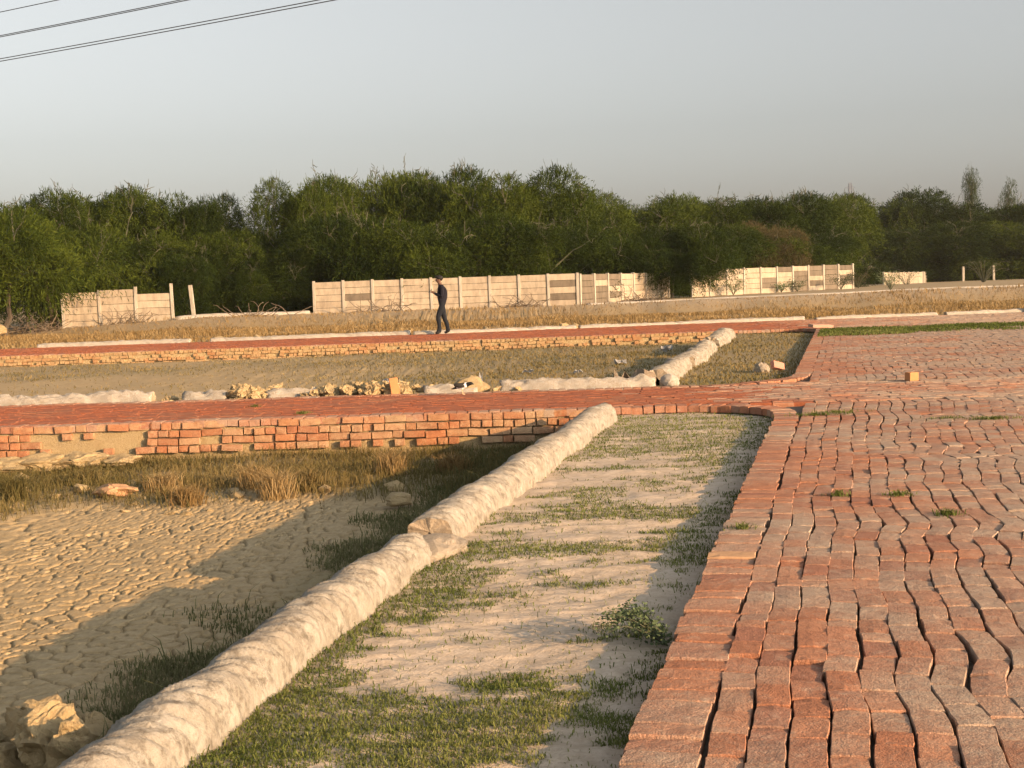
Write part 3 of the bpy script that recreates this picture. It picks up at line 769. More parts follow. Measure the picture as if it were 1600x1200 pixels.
zz = terrain(X, Y)[0]
blades('plot_grass', X, Y, zz, rng.uniform(.015, .07, len(X)), .018, 1.2, M_MIXG, 'olive half-dry grass over the plot between the two cross roads')
def far_mask(X, Y): return (Y > L4(X)+.5)*(.45+.55*sst(-.2, .2, fbm(X*.35, Y*.6, 131, 3)))*sst(61.5, 57.5, Y)
X, Y = scatter(110000, -26, 30, 40.5, 62, far_mask, 1.001)
zz = terrain(X, Y)[0]
blades('dry_grass', X, Y, zz, rng.uniform(.06, .26, len(X))*(.3+1.0*vn(X*.5, Y*.5, 9)), .026, .9, M_STRAW, 'golden dry grass in front of the precast walls')
# grass invading the far end of the main road
def inv_mask(X, Y):
    s, t = st(X, Y); return (t > .1)*(t < 7.5)*sst(.25, .6, np.exp(-((Y-31.0-.1*X)/1.7)**2)*(1.05-.09*t)+.5*fbm(X*.7, Y*.7, 141, 3))*(Y < 34)
X, Y = scatter(40000, 6, 15.5, 27, 34.3, inv_mask, 1.001)
blades('road_grass', X, Y, zr(Y), rng.uniform(.02, .07, len(X)), .02, 1.0, M_GRASS, 'green grass spreading over the bricks at the far end of the road')
tufts = ((2.02, 8.35, 90), (2.36, 8.25, 160), (2.45, 7.55, 170), (2.42, 5.0, 70), (1.25, 7.35, 120), (2.92, 12.95, 260), (3.15, 13.1, 200), (4.35, 12.1, 380), (4.0, 12.25, 180), (5.6, 12.6, 220), (-2.35, 15.0, 140), (-3.1, 16.1, 90))
for k, (x, y, n) in enumerate(tufts):
    r = np.abs(rng.normal(0, .05, n)); a = rng.uniform(0, 6.28, n); e = 1 if n < 180 else 4
    zc = float(zr(y))-.008
    blades('joint_grass', x+r*np.cos(a)*e, y+r*np.sin(a)*.8, np.full(n, zc), rng.uniform(.02, .06, n), .006, 1.0, M_GRASS,
           'little green grass tuft growing in the paving joints', 'grass tuft', kind=None, base=(x, y, zc))['group'] = 'grass tufts in the brick paving'

# ------------------------------------------------------------------ leafy plants
def leafy_plant(name, base, spread, hgt, nst, nleaf, leaf, label, mat=M_LEAFY, dirb=None, seed=1, lw=.55, group=None, cat='plant'):
    r = np.random.default_rng(seed); root = empty(name, base); tag(root, label, cat, group)
    st_ = Acc(); LV = []; 
    for k in range(nst):
        a = r.uniform(0, 6.28) if dirb is None else r.normal(dirb, .75); L = r.uniform(.6, 1)
        u = np.linspace(0, 1, 7); ext = spread*L; hh = hgt*r.uniform(.5, 1)
        pts = np.stack([np.cos(a)*ext*u, np.sin(a)*ext*u, hh*np.sin(u*2.0)*1.0+.0], -1)+r.normal(0, .01*spread, (7, 3))*u[:, None]
        V, Fc = tube_arrays(pts, np.linspace(.012, .004, 7)*spread, 4); st_.add(V, Fc)
        for q in range(nleaf):
            uu_ = r.uniform(.2, 1); p = np.array([np.interp(uu_, u, pts[:, j]) for j in range(3)])+r.normal(0, leaf*.9, 3)
            p[2] = max(p[2], .004); d = r.normal(0, 1, 3); d[2] = abs(d[2])*.6; d /= np.linalg.norm(d); sd_ = np.cross(d, r.normal(0, 1, 3)); sd_ /= np.linalg.norm(sd_)+1e-6
            l = leaf*r.uniform(.6, 1.2); LV.append([p, p+d*l*.5+sd_*l*lw*.5, p+d*l, p+d*l*.5-sd_*l*lw*.5])
    obj('stems', st_.mesh('stems'), M_TWIG, root)
    LV = np.array(LV).reshape(-1, 3); obj('leaves', npmesh('leaves', LV, np.arange(len(LV)).reshape(-1, 4)), mat, root)
    return root
x, y = P(1.62, -.06); leafy_plant('leafy_weed', (x, y, tz(x, y)), .30, .13, 16, 60, .020, 'bushy grey-green weed growing out from under the road edge', dirb=2.75, seed=3)

# ------------------------------------------------------------------ precast walls
def precast(name, A, B, zA, zB, nb, npan, ph, label, grey=(), missing=(), post_h=None, drop=0., fine=True, lean=0.0):
    A = Vector(A); B = Vector(B); root = empty(name, (A.x, A.y, zA)); tag(root, label, 'wall')
    d = (B-A); Lt = d.length; yaw = math.atan2(d.y, d.x); bay = Lt/nb; H = npan*ph
    def rbox(l, t_, h, bev=.01):
        bm = bmesh.new(); bmesh.ops.create_cube(bm, size=1, matrix=Matrix.Diagonal((l, t_, h, 1)))
        bmesh.ops.bevel(bm, geom=bm.edges[:], offset=bev, segments=1, affect='EDGES'); return bm_mesh(bm, 'panel')
    pm = rbox(.13, .15, H+.22); pm.materials.append(M_POST)
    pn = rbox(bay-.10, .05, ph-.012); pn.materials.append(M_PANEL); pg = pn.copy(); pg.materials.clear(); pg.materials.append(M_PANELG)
    bigm = rbox(bay-.10, .05, H-.02); bigm.materials.append(M_PANEL)
    dn = d.normalized()
    for i in range(nb+1):
        if ('p', i) in missing: continue
        f = i/nb; c = dn*(Lt*f); z = zA+(zB-zA)*f
        o = bpy.data.objects.new('post', pm); o.location = (c.x, c.y, z-zA+H/2-.06); o.rotation_euler = (0, rng.normal(0, .008)+lean, yaw); o.parent = root; link(o)
    for i in range(nb):
        f = (i+.5)/nb; c = dn*(Lt*f); z = zA+(zB-zA)*f-drop; dz = rng.normal(0, .012)
        if not fine:
            if (i, 0) in missing: continue
            o = bpy.data.objects.new('panel', bigm); o.location = (c.x, c.y, z-zA+H/2); o.rotation_euler = (0, 0, yaw); o.parent = root; link(o); continue
        for j in range(npan):
            if (i, j) in missing: continue
            o = bpy.data.objects.new('panel', pg if (i, j) in grey else pn)
            o.location = (c.x, c.y, z-zA+ph*(j+.5)+dz); o.rotation_euler = (rng.normal(0, .012), rng.normal(0, .004), yaw+rng.normal(0, .004)); o.parent = root; link(o)
    return root
PH = .31
W0 = (-9.25, 64.0); W1 = (3.28, 64.2); W2 = (8.75, 73.8); W3 = (21.45, 84.0)
precast('precast_wall', (*W0, 0), (*W1, 0), .50, .47, 9, 5, PH, 'long cream precast panel wall behind the standing person', grey={(1, 2), (8, 1), (8, 3)})
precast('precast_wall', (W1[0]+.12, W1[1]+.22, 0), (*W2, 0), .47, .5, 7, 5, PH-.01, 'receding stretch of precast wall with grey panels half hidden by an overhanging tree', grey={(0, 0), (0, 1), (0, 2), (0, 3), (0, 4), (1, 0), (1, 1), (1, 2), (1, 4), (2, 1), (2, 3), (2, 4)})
precast('precast_wall', (W2[0]+1.4, W2[1]+1.0, 0), (*W3, 0), .58, .70, 10, 5, .30, 'cream and grey precast wall beyond the overhanging tree', grey={(0, 4), (1, 4), (1, 3), (4, 1), (4, 2), (5, 4), (6, 0), (6, 1), (6, 2), (6, 3), (7, 1), (7, 4), (7, 3), (8, 0), (8, 1), (8, 2), (8, 3), (8, 4), (9, 1), (9, 2), (9, 4)})
precast('precast_wall', (-20.4, 61.6, 0), (-15.5, 62.0, 0), .22, .50, 3, 5, .33, 'broken vine-streaked precast wall beside a dark hollow under the tree', missing={(2, 4)}, lean=.0)
precast('precast_wall', (34.8, 125, 0), (42.7, 139, 0), .45, .4, 8, 4, .32, 'small distant precast wall near the right-hand trees', fine=False)
precast('precast_wall', (42.9, 139.3, 0), (46.0, 148, 0), .4, .4, 5, 4, .32, 'skeleton of bare posts and leftover panels at the end of the distant wall', fine=False, missing={(2, 0), (4, 0), (3, 0)})
def post(x, y, z, h, label, lean, wd=.16, group=None):
    bm = bmesh.new(); bmesh.ops.create_cube(bm, size=1, matrix=Matrix.Translation((0, 0, h/2-.1)) @ Matrix.Diagonal((wd, wd, h+.2, 1)))
    for f in (-1, 1): bmesh.ops.create_cube(bm, size=1, matrix=Matrix.Translation((f*wd*.52, 0, h/2)) @ Matrix.Diagonal((wd*.12, wd*.45, h*.98, 1)))
    bmesh.ops.bevel(bm, geom=bm.edges[:], offset=.008, segments=1, affect='EDGES')
    o = obj('concrete_post', bm_mesh(bm, 'concrete_post'), M_POST); o.location = (x, y, z); o.rotation_euler = (0, lean, 0); tag(o, label, 'post', group); return o
post(-14.55, 62.1, .55, 1.55, 'lone white slotted concrete post beside the broken wall', -.07)
for x, y in ((47.6, 141), (51.5, 143), (54.0, 150), (54.9, 138)):
    post(x, y, .4, 1.7, 'lone pale concrete post before the right-hand trees', 0, .22, 'single posts past the distant wall')
# low concrete plinth (footing) in front of the walls
def plinth(name, pts, zf, h, wd, label):
    return bund(name, pts, wd, h, zf, label, M_KERB, 88, .25, .5)
o = plinth('plinth', [(-15.3, 61.6), (-12, 62.4), (-9.4, 63.3)], lambda X, Y: WALLZ(X)-.2, .36, .5, 'low pale concrete plinth between the lone post and the long wall')
o = plinth('plinth', [(3.6, 62.8), (9, 64), (16, 64.5), (24, 66), (33, 68)], lambda X, Y: WALLZ(X)-.14, .20, .35, 'long low pale plinth running right from the wall bend')

# ------------------------------------------------------------------ trees
def crown_mesh(seed, nclump, nspray, leaf, form):
    """feathery crown in a unit box: radius about 1 across, height 0..1; many small arching sprays of narrow leaves"""
    r = np.random.default_rng(seed)
    c = []
    for k in range(nclump):
        a = r.uniform(0, 6.28); h = r.uniform(.12, .86) if form != 'tall' else r.uniform(.15, .95)
        if form == 'arch': h = r.uniform(.42, .88); rad = r.uniform(.3, .95)*math.sqrt(max(.1, 1-((h-.5)/.55)**2))
        elif form == 'bush': rad = r.uniform(.25, .78)*math.sqrt(max(.08, 1-((h-.35)/.68)**2))
        elif form == 'round': rad = r.uniform(.1, .62)*math.sqrt(max(.08, 1-((h-.6)/.42)**2)); h = max(h, .25)
        else: rad = r.uniform(0, .45)*(1.05-h)**.5
        c.append((math.cos(a)*rad, math.sin(a)*rad, h, r.uniform(.17, .33) if form != 'tall' else r.uniform(.12, .24)))
    c = np.array(c); wgt = c[:, 3]**2; ci = r.choice(len(c), nspray, p=wgt/wgt.sum())
    d = r.normal(0, 1, (nspray, 3)); d[:, 2] = d[:, 2]*.8+.25; d /= np.linalg.norm(d, axis=1)[:, None]
    rad = c[ci, 3]*(.6+.4*r.random(nspray)**.5)
    p0 = c[ci, :3]+d*rad[:, None]*np.array([1, 1, .55])
    p0[:, 2] = np.maximum(p0[:, 2], .0)
    # growth direction: outwards and drooping at the end
    g = d+r.normal(0, .45, (nspray, 3)); g[:, 2] += .15; g /= np.linalg.norm(g, axis=1)[:, None]
    nl = 9; Ls = r.uniform(.6, 1.3, nspray)*leaf*3.6
    wisp = (r.random(nspray) < .09) & (p0[:, 2] > .4); Ls = np.where(wisp, Ls*1.9, Ls); g[:, 2] = np.where(wisp, g[:, 2]*.5+.25, g[:, 2])
    V = np.empty((nspray, nl, 4, 3))
    side = np.cross(g, r.normal(0, 1, (nspray, 3))); side /= np.linalg.norm(side, axis=1)[:, None]+1e-6
    for q in range(nl):
        u = (q+.5)/nl; base = p0+g*(Ls*u)[:, None]; base[:, 2] -= Ls*u*u*.55
        sg = 1 if q % 2 else -1
        dirn = g*.85+side*sg*.5+r.normal(0, .28, (nspray, 3)); dirn[:, 2] -= .25*u; dirn /= np.linalg.norm(dirn, axis=1)[:, None]
        l = (leaf*r.uniform(.7, 1.3, nspray))[:, None]; wv = np.cross(dirn, r.normal(0, 1, (nspray, 3))); wv /= np.linalg.norm(wv, axis=1)[:, None]+1e-6
        V[:, q, 0] = base; V[:, q, 1] = base+dirn*l*.5+wv*l*.085; V[:, q, 2] = base+dirn*l; V[:, q, 3] = base+dirn*l*.5-wv*l*.085
    V = V.reshape(-1, 3)
    return npmesh('crown', V, np.arange(len(V)).reshape(-1, 4)), c
def branch_mesh(seed, c, form, bare):
    r = np.random.default_rng(seed); acc = Acc()
    stems = 4 if form in ('bush', 'arch') else 1
    roots = [np.array([r.normal(0, .09), r.normal(0, .09), -.03]) for _ in range(stems)] if stems > 1 else [np.array([0, 0, -.03])]
    forks = []
    for p in roots:
        tip = np.array([p[0]*3+r.normal(0, .07), p[1]*3+r.normal(0, .07), r.uniform(.22, .4)]) if form != 'tall' else np.array([0, 0, .8])
        u = np.linspace(0, 1, 6)[:, None]; pts = p+(tip-p)*u+r.normal(0, .012, (6, 3))*np.sin(u*3.1)
        V, Fc = tube_arrays(pts, np.linspace(.030, .017, 6), 6); acc.add(V, Fc); forks.append(tip)
    tr = acc.mesh('trunk'); acc = Acc()
    for k in range(len(c)):
        f = forks[k % len(forks)]; e = c[k, :3]; u = np.linspace(0, 1, 7)[:, None]; pts = f+(e-f)*u; pts[:, 2] += .06*np.sin(u[:, 0]*3.14)
        pts += r.normal(0, .012, pts.shape)*u
        V, Fc = tube_arrays(pts, np.linspace(.013, .004, 7), 5); acc.add(V, Fc)
        for q in range(3):
            dv = r.normal(0, 1, 3); dv[2] = abs(dv[2]); dv /= np.linalg.norm(dv); L = c[k, 3]*r.uniform(.7, 1.1)
            V, Fc = tube_arrays(e+dv*np.linspace(0, L, 5)[:, None]+r.normal(0, .01, (5, 3)), np.linspace(.004, .0015, 5), 4); acc.add(V, Fc)
    for q in range(bare):      # leafless crooked twigs sticking out of the top
        tops = np.where(c[:, 2] > np.quantile(c[:, 2], .55))[0]; k = r.choice(tops); p = c[k, :3]+np.array([r.normal(0, .1), r.normal(0, .1), c[k, 3]*.45]); dv = np.array([r.normal(0, .7), r.normal(0, .7), 1.]); dv /= np.linalg.norm(dv); L = r.uniform(.12, .26)
        pts = [c[k, :3].copy(), p]
        for j in range(5): dv = dv+r.normal(0, .22, 3); dv /= np.linalg.norm(dv); pts.append(pts[-1]+dv*L/6)
        V, Fc = tube_arrays(np.array(pts), np.linspace(.0060, .0022, 7), 4); acc.add(V, Fc)
        for j in (2, 3, 4, 5):
            d2 = dv*.5+r.normal(0, .7, 3); d2 /= np.linalg.norm(d2)
            V, Fc = tube_arrays(np.array(pts[j])+d2*np.linspace(0, L*.35, 4)[:, None]+r.normal(0, .006, (4, 3)), np.linspace(.0036, .0016, 4), 4); acc.add(V, Fc)
    return tr, acc.mesh('branches')
VAR = {}
for form, n, args in (('arch', 1, (30, 8600, .042)), ('bush', 5, (26, 8200, .042)), ('round', 2, (26, 4200, .030)), ('tall', 2, (30, 3000, .028))):
    VAR[form] = []
    for k in range(n):
        cm, c = crown_mesh(500+31*k+len(form), *args, form); tm, bmh = branch_mesh(700+k, c, form, (20 if form in ('bush', 'arch') else 4))
        for me, m_ in ((cm, M_LEAF if form in ('bush', 'arch') else M_LEAFD), (tm, M_BARK), (bmh, M_TWIG)): me.materials.append(m_)
        VAR[form].append((cm, tm, bmh))
TREES = 0
def tree(px, Yd, top, half, label, form='bush', group='thorn trees behind the walls', name='thorn_tree', zb_=.5, var=None, leafmat=None):
    """px: column in the photograph used to measure its place, Yd: distance; top: measured skyline row"""
    global TREES
    hx = 479-.035*px; X = (px-800)/2100*Yd; H = (hx-top)/2100*Yd+1.4-zb_; W = half/2100*Yd
    cm, tm, bmh = VAR[form][(TREES if var is None else var) % len(VAR[form])]; TREES += 1
    root = empty(name, (X, Yd, zb_), random.uniform(0, 6.28)); tag(root, label, 'tree', group)
    for nm, me in (('trunk', tm), ('crown', cm), ('branches', bmh)):
        if nm == 'crown' and leafmat: me = me.copy(); me.materials.clear(); me.materials.append(leafmat)
        o = bpy.data.objects.new(nm, me); o.parent = root; link(o)
        if nm == 'branches': o.parent = trunk
        else: o.scale = (W*1.12, W*1.12, H*.96)
        if nm == 'trunk': trunk = o
    return root
GB = 'dense green feathery thorn tree in the thicket behind the long precast wall'
GL = 'feathery thorn tree in the thicket behind the broken wall and lone post'
GR = 'feathery thorn tree in the thicket beyond the wall with grey panels'
tree(10, 57.5, 308, 150, 'big drooping thorn tree overhanging the broken wall beside the dark hollow', 'arch', group=None, zb_=.2)
for a in ((-70, 66, 300, 120), (90, 68, 302, 110), (170, 73, 298, 120), (250, 71, 290, 120), (325, 72, 306, 75), (215, 67, 352, 100), (360, 68, 362, 90), (405, 82, 352, 70), (300, 66.5, 385, 70), (425, 67, 390, 70)): tree(*a, GL, group='thorn trees behind the broken wall')
for a in ((475, 71, 280, 80), (520, 74, 282, 100), (590, 78, 262, 110), (690, 79, 258, 110), (770, 76, 282, 100), (835, 78, 266, 110), (900, 84, 296, 100), (560, 68.5, 330, 110), (640, 68, 345, 110), (500, 68, 375, 80), (720, 69, 372, 80), (780, 69, 335, 110), (860, 69.5, 345, 100), (930, 74, 360, 90)): tree(*a, GB, group='thorn trees behind the long wall')
tree(1050, 72.6, 350, 100, 'thorn tree hanging over the receding wall and hiding its panels', 'arch', group=None, zb_=.0)
for a in ((985, 92, 305, 110), (1065, 96, 306, 110), (1140, 98, 306, 110), (1215, 101, 300, 110), (1285, 108, 308, 95), (1360, 152, 304, 100), (1440, 155, 298, 110), (1500, 158, 318, 90), (1570, 160, 318, 110), (1660, 158, 314, 110), (1110, 84, 352, 100), (1200, 90, 358, 110), (1275, 95, 362, 90), (1350, 146, 352, 100), (1450, 150, 352, 120), (1380, 150, 365, 110), (1530, 152, 345, 120), (1610, 152, 352, 110), (1690, 150, 350, 110), (1090, 86, 380, 60)):
    tree(*a, GR, group='thorn trees beyond the grey-panelled wall')
tree(1205, 88, 345, 60, 'withered brownish thorn tree among the green thicket', group=None, leafmat=M_RUST)
for a in ((960, 170, 303, 70), (1040, 175, 305, 70), (1170, 175, 302, 60), (1245, 180, 295, 65), (1310, 185, 308, 55), (1110, 178, 308, 55), (560, 170, 300, 60)):
    tree(*a, 'dark round-topped tree rising behind the thorn thicket', 'round', 'round trees behind the thicket', 'broadleaf_tree', 0)
tree(1523, 205, 268, 34, 'tall dark slender tree standing above the right-hand skyline', 'tall', None, 'tall_tree', 0, 0)
tree(1580, 210, 282, 34, 'paler tall tree with loose crown beside the dark slender one', 'tall', None, 'tall_tree', 0, 1)

# shrubs and brush by the walls
def shrub(px, Yd, sz, label, mat=M_LEAFD, seed=1, z=None):
    X = (px-800)/2100*Yd; leafy_plant('wall_shrub', (X, Yd, float(WALLZ(X)) if z is None else z), sz, sz*.95, 16, 34, .11, label, mat, None, seed, .3, None, 'shrub')
shrub(1150, 75.5, .85, 'spiky green shrub before the grey-panelled wall', M_LEAFY, 4)
shrub(1318, 80.5, 1.0, 'dense low green shrub at the end post of the grey-panelled wall', M_LEAFD, 5)
shrub(1345, 84, 1.1, 'rusty brown bush at the wall end', M_RUST, 6)
shrub(1540, 120, 2.4, 'broad green thorn bush before the right-hand posts', M_LEAFD, 7, .4)
shrub(1420, 118, 1.6, 'low green scrub at the foot of the distant wall', M_LEAFD, 8, .3)
shrub(1250, 80, .7, 'small grey-green weed at the foot of the grey-panelled wall', M_LEAFY, 9)
shrub(1225, 79, .6, 'second small weed beside the wall foot shadow', M_LEAFY, 10)
shrub(1395, 66, .9, 'grey-green sprawling weed on the pale bank', M_LEAFY, 11)
def brush(x, y, z, sz, n, label, seed):
    r = np.random.default_rng(seed); acc = Acc()
    for k in range(n):
        a = r.uniform(0, 6.28); p = np.array([r.normal(0, sz*.35), r.normal(0, sz*.2), r.uniform(0, .1)]); dv = np.array([math.cos(a), math.sin(a)*.5, r.uniform(.0, .6)]); pts = [p]
        for j in range(6): dv = dv+r.normal(0, .3, 3)-np.array([0, 0, .08]); dv /= np.linalg.norm(dv); q = pts[-1]+dv*sz*.11; q[2] = max(q[2], .01); pts.append(q)
        V, Fc = tube_arrays(np.array(pts), np.linspace(.02, .008, 7), 4); acc.add(V, Fc)
    o = obj('dead_brush', acc.mesh('dead_brush'), M_DEAD); o.location = (x, y, z); tag(o, label, 'brush'); return o
brush(-17.2, 60.6, .38, 1.5, 60, 'tangle of dead grey brush at the foot of the broken wall', 3)
brush(-20.9, 59.4, .2, 1.8, 110, 'pale dead branches in the hollow under the big drooping tree', 4)
brush(-11.5, 61.4, .5, 1.6, 45, 'dead brush lying along the pale plinth', 5)
brush(-6, 62.6, .5, 1.9, 45, 'dry brush against the foot of the long wall start', 6)
brush(.6, 62.8, .5, 1.6, 70, 'bent dry branches before the long wall right of the person', 7)
brush(6.5, 66.8, .55, 1.4, 60, 'dark brush under the overhanging tree', 8)
rock('rubble_heap', (-22.3, 57.2, .2), (1.6, .8, .9), M_CLOD, 261, 'cream heap of rubble beside the dark hollow', 'rubble', rough=.5, sub=3)
for k in range(14):
    x = rng.uniform(-14, 4); rock('bank_clod', (x, float(L4(x))+.6+rng.uniform(0, .5), .08), (.5*rng.uniform(.5, 1), .4, .28*rng.uniform(.5, 1)), M_CLOD, 300+k*1.9, 'tan earth lump in the dry grass behind the red path', 'clod', 'earth lumps behind the far kerb', rough=.55, sub=2)

# ------------------------------------------------------------------ power lines with their poles out of view
def cable(a, b, sag, off, label):
    u = np.linspace(0, 1, 60); A = np.array(a, float)+off; B = np.array(b, float)+off
    pts = A+(B-A)*u[:, None]; pts[:, 2] -= sag*4*u*(1-u)
    V, Fc = tube_arrays(pts-A, .013, 6); o = obj('power_cable', npmesh('power_cable', V, Fc), M_WIRE); o.location = A; tag(o, label, 'cable', 'overhead cables'); return o
PA = np.array([-44.6, 61.5, 0]); PB = np.array([61.5, -10.8, 0])
def pole(p, label):
    bm = bmesh.new(); bmesh.ops.create_cone(bm, cap_ends=True, segments=12, radius1=.16, radius2=.1, depth=12, matrix=Matrix.Translation((0, 0, 5.7)))
    root = empty('utility_pole', (p[0], p[1], 0)); tag(root, label, 'utility pole'); obj('shaft', bm_mesh(bm, 'shaft', True), M_POST, root)
    for zc in (9.6, 11.1):
        bm = bmesh.new(); bmesh.ops.create_cube(bm, size=1, matrix=Matrix.Rotation(math.atan2(PB[1]-PA[1], PB[0]-PA[0])+math.pi/2, 4, 'Z') @ Matrix.Diagonal((1.6, .1, .1, 1)))
        bmesh.ops.translate(bm, verts=bm.verts, vec=(0, 0, zc)); obj('crossarm', bm_mesh(bm, 'crossarm'), M_DARK, root)
pole(PA, 'concrete utility pole carrying the overhead cables beyond the left trees'); pole(PB, 'concrete utility pole carrying the overhead cables behind the brick road')
PA[1] = 31.98-.701*PA[0]; PB[1] = 31.98-.701*PB[0]
for k, (z, dy, lb) in enumerate(((9.0, 0, 'lower strand of the lowest twin overhead cable'), (9.085, .03, 'upper strand of the lowest twin overhead cable'), (10.0, 1.0, 'lower strand of the second twin overhead cable'), (10.05, 1.03, 'upper strand of the second twin overhead cable'), (10.95, 1.6, 'topmost single overhead cable'))):
    cable((PA[0], PA[1], z+1.23), (PB[0], PB[1], z+1.23), 1.4, np.array([0, dy, 0.]), lb)

# ------------------------------------------------------------------ distant pylon
def pylon(px, Yd, top):
    X = (px-800)/2100*Yd; H = (479-.035*px-top)/2100*Yd+1.4; acc = Acc(); b, t_ = 3.2, .5
    lv = np.linspace(0, 1, 9); wd = lambda u: b*(1-u)**1.4+t_
    def bar(p, q, r=.07): V, Fc = tube_arrays(np.array([p, q], float), r, 4); acc.add(V, Fc)
    cs = [(-1, -1), (1, -1), (1, 1), (-1, 1)]
    for u0_, u1_ in zip(lv[:-1], lv[1:]):
        for i_ in range(4):
            a, c = cs[i_], cs[(i_+1) % 4]; w0, w1 = wd(u0_), wd(u1_)
            p0 = (a[0]*w0, a[1]*w0, H*u0_); p1 = (a[0]*w1, a[1]*w1, H*u1_); q0 = (c[0]*w0, c[1]*w0, H*u0_); q1 = (c[0]*w1, c[1]*w1, H*u1_)
            bar(p0, p1, .10); bar(p0, q1); bar(q0, p1)
    for u_ in (.72, .83, .94):
        for s_ in (-1, 1): bar((0, 0, H*u_), (s_*2.2, 0, H*u_+.4), .07); bar((0, 0, H*u_+1.2), (s_*2.2, 0, H*u_+.4))
    o = obj('pylon', acc.mesh('pylon'), simple('galvanised_steel', (.20, .21, .22), .6)); o.location = (X, Yd, 0); tag(o, 'faint steel lattice pylon far beyond the trees', 'pylon')
pylon(1335, 560, 286)

# ------------------------------------------------------------------ skinned figures
def skin_mesh(name, verts, edges, radii, root, sub=2):
    me = bpy.data.meshes.new(name); me.from_pydata(verts, edges, [])
    o = bpy.data.objects.new(name, me); COL.objects.link(o)
    md = o.modifiers.new('skin', 'SKIN'); md.use_smooth_shade = True
    for i_, v in enumerate(me.skin_vertices[0].data):
        r_ = radii[i_]; v.radius = r_ if isinstance(r_, tuple) else (r_, r_); v.use_root = (i_ == root)
    sb = o.modifiers.new('sub', 'SUBSURF'); sb.levels = sub; sb.render_levels = sub
    dg = bpy.context.evaluated_depsgraph_get(); new = bpy.data.meshes.new_from_object(o.evaluated_get(dg))
    bpy.data.objects.remove(o); bpy.data.meshes.remove(me); new.name = name
    for p in new.polygons: p.use_smooth = True
    return new
def build_person(loc, rz):
    # local axes: -x is the way the person faces, -y their left side (towards the road we look from)
    V = []; R = []; Ed = []
    def v(p, r, link_to=None):
        V.append(p); R.append(r)
        if link_to is not None: Ed.append((link_to, len(V)-1))
        return len(V)-1
    pel = v((0, 0, .90), (.14, .165))
    wst = v((.015, 0, 1.06), (.13, .16), pel); ch = v((.02, 0, 1.24), (.14, .18), wst); sh = v((.0, 0, 1.38), (.10, .14), ch)
    nk = v((-.035, 0, 1.465), .052, sh); hd0 = v((-.065, 0, 1.53), (.068, .062), nk); hd1 = v((-.075, 0, 1.60), (.092, .076), hd0); hd2 = v((-.065, 0, 1.665), (.075, .066), hd1)
    for s_ in (-1, 1):
        hip = v((0, .085*s_, .86), .088, pel)
        if s_ < 0: kn, an, tw = (-.15, -.10, .48), (-.11, -.11, .09), (-.25, -.125, .035)
        else: kn, an, tw = (.06, .10, .47), (.17, .11, .10), (.04, .13, .035)
        th = v(tuple((np.array((0, .09*s_, .86))*.5+np.array(kn)*.5)), .092, hip)
        k = v(kn, .072, th); cf = v(tuple(np.array(kn)*.6+np.array(an)*.4+np.array((.02, 0, 0))), .069, k); a = v(an, .056, cf)
        hl = v((an[0]+.03, an[1], .045), .042, a); bl_ = v(((an[0]*.4+tw[0]*.6), tw[1], .04), .043, a); v(tw, .032, bl_)
        shd = v((.005, .185*s_, 1.375), .072, sh)
        el = (-.02, .235*s_, 1.10) if s_ < 0 else (-.05, .215*s_, 1.12); wr = (-.235, .075*s_, 1.225)
        ua = v(tuple(np.array((.005, .185*s_, 1.375))*.5+np.array(el)*.5), .064, shd); e_ = v(el, .055, ua); fa = v(tuple(np.array(el)*.5+np.array(wr)*.5), .043, e_); w_ = v(wr, .030, fa)
        pm = v((-.285, .055*s_, 1.245), (.034, .024), w_)
        for q, (dy_, L) in enumerate(((.026, .064), (.010, .072), (-.006, .068), (-.02, .055))):
            b = v((-.318, (.055+dy_*.6)*s_, 1.252-.004*q), .0095, pm); m_ = v((-.318-L*.42, (.045+dy_*.5)*s_, 1.264-.004*q), .0085, b); v((-.318-L*.55, (.02+dy_*.3)*s_, 1.27-.004*q), .0075, m_)
        b = v((-.275, (.03)*s_, 1.272), .0105, pm); v((-.312, .018*s_, 1.292), .009, b)
    nose = v((-.175, 0, 1.578), .016, hd1)
    me = skin_mesh('body', V, Ed, R, pel, 2)
    mats = [simple('shirt_navy', (.007, .007, .012), .85, .2, 30), simple('jeans', (.010, .012, .015), .9, .3, 30), simple('skin', (.15, .08, .05), .6, .1, 15), simple('shoe', (.015, .013, .012), .6)]
    for m_ in mats: me.materials.append(m_)
    for p in me.polygons:
        c = p.center; mi = 0
        if c.z < .085 or (c.z < .11 and c.x < -.12): mi = 3
        elif c.z < .93 and abs(c.y) < .22 and c.x > -.25: mi = 1
        elif c.z > 1.455: mi = 2
        if c.x < -.225 and 1.1 < c.z < 1.45: mi = 2
        p.material_index = mi
    root = empty('person', loc, rz); tag(root, 'person in dark shirt and jeans standing on the far kerb, head bowed over hands', 'person')
    body = obj('body', me, None, root)
    # hair cap with fringe, ears
    bm = bmesh.new(); bmesh.ops.create_icosphere(bm, subdivisions=3, radius=1)
    for q in bm.verts:
        n_ = mnoise.noise(q.co*4)*.06; x_, y_, z_ = q.co
        q.co = Vector((x_*.112*(1+n_), y_*.094*(1+n_), z_*.092*(1+n_)))
        if x_ < -.55 and z_ < .25: q.co.x *= .72
        if x_ < -.4 and z_ > .2: q.co.x -= .03
        if z_ < -.4 and x_ < .2: q.co *= .82
        q.co += Vector((-.052, 0, 1.645))
    obj('hair', bm_mesh(bm, 'hair', True), simple('hair', (.012, .010, .009), .7, .3, 60), body)
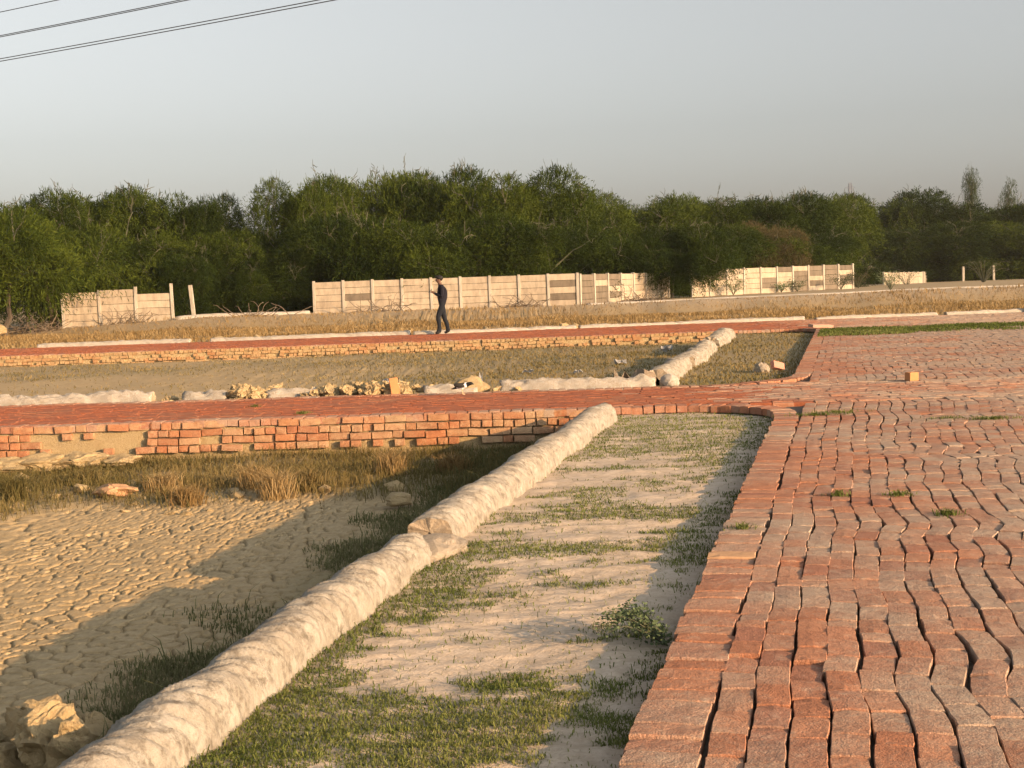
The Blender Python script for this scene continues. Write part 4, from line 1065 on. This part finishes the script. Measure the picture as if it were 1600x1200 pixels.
    for s_ in (-1, 1):
        bm = bmesh.new(); bmesh.ops.create_icosphere(bm, subdivisions=2, radius=1, matrix=Matrix.Translation((-.055, .076*s_, 1.585)) @ Matrix.Diagonal((.018, .010, .030, 1)))
        obj('ear', bm_mesh(bm, 'ear', True), mats[2], body)
        bm = bmesh.new(); bmesh.ops.create_icosphere(bm, subdivisions=2, radius=.0125, matrix=Matrix.Translation((-.150, .031*s_, 1.605)))
        obj('eye', bm_mesh(bm, 'eye', True), simple('eye', (.05, .04, .035), .3), body)
    bm = bmesh.new(); bmesh.ops.create_icosphere(bm, subdivisions=2, radius=1, matrix=Matrix.Translation((-.141, 0, 1.535)) @ Matrix.Diagonal((.010, .024, .007, 1)))
    obj('mouth', bm_mesh(bm, 'mouth', True), simple('lips', (.22, .09, .07), .5), body)
    bm = bmesh.new(); bmesh.ops.create_cube(bm, size=1, matrix=Matrix.Rotation(-.75, 4, 'Y') @ Matrix.Diagonal((.145, .072, .009, 1)))
    bmesh.ops.bevel(bm, geom=bm.edges[:], offset=.003, segments=2, affect='EDGES')
    o = obj('phone', bm_mesh(bm, 'phone'), simple('phone_black', (.02, .02, .022), .25))
    o.matrix_world = Matrix.Translation(loc) @ Matrix.Rotation(rz, 4, 'Z') @ Matrix.Translation((-.335, 0, 1.283)); tag(o, 'small dark phone held in both hands by the standing person', 'phone')
build_person((-1.98, 39.72, .147), math.radians(8))

def build_bird(loc, rz):
    # faces +x
    V = [(-.10, 0, .085), (-.05, 0, .105), (0, 0, .115), (.05, 0, .125), (.085, 0, .135), (.11, 0, .142), (.125, 0, .138), (.148, 0, .130), (-.155, 0, .07)]
    R = [.014, .034, .042, .036, .024, .024, .014, .004, (.012, .005)]
    Ed = [(0, 1), (1, 2), (2, 3), (3, 4), (4, 5), (5, 6), (6, 7), (0, 8)]
    for s_ in (-1, 1):
        b = len(V); V += [(.005, .018*s_, .085), (-.005, .02*s_, .05), (.005, .02*s_, .006), (.03, .022*s_, .004)]; R += [.010, .0045, .004, .003]
        Ed += [(2, b), (b, b+1), (b+1, b+2), (b+2, b+3)]
    me = skin_mesh('body', V, Ed, R, 2, 2)
    ms = [simple('bird_brown_black', (.03, .025, .02), .7), simple('bird_white', (.75, .70, .62), .8), simple('bird_black', (.008, .008, .008), .6), simple('bird_leg', (.5, .36, .2), .7)]
    for m_ in ms: me.materials.append(m_)
    for p in me.polygons:
        c = p.center; mi = 0
        if c.z < .075: mi = 3 if abs(c.y) > .008 or c.z < .06 else 0
        elif c.x > .055: mi = 2
        elif c.x > .03 or (c.z < .098 and c.x > -.07): mi = 1
        p.material_index = mi
    root = empty('bird', loc, rz); tag(root, 'small black and white bird standing on the red cross road', 'bird'); bbody = obj('body', me, None, root)
    for s_ in (-1, 1):
        bm = bmesh.new(); bmesh.ops.create_icosphere(bm, subdivisions=2, radius=1, matrix=Matrix.Translation((-.035, .034*s_, .118)) @ Matrix.Rotation(.15, 4, 'Y') @ Matrix.Diagonal((.072, .012, .028, 1)))
        obj('wing', bm_mesh(bm, 'wing', True), ms[0], bbody)
build_bird((-.62, 16.75, float(zr(16.75))+.004), -.15)

# ------------------------------------------------------------------ hazy air
def haze():
    bm = bmesh.new(); bmesh.ops.create_cube(bm, size=1, matrix=Matrix.Translation((0, 430, 24.25)) @ Matrix.Diagonal((900, 900, 52.5, 1)))
    m = bpy.data.materials.new('haze'); m.use_nodes = True; t = m.node_tree; t.nodes.clear()
    v = t.nodes.new('ShaderNodeVolumePrincipled'); v.inputs['Density'].default_value = .00013; v.inputs['Color'].default_value = (.86, .86, .87, 1); v.inputs['Anisotropy'].default_value = 0.0
    o = t.nodes.new('ShaderNodeOutputMaterial'); t.links.new(v.outputs[0], o.inputs['Volume'])
    h = obj('haze', bm_mesh(bm, 'haze'), m); tag(h, 'thin dusty evening air over the whole site', 'haze', kind='stuff')
haze()
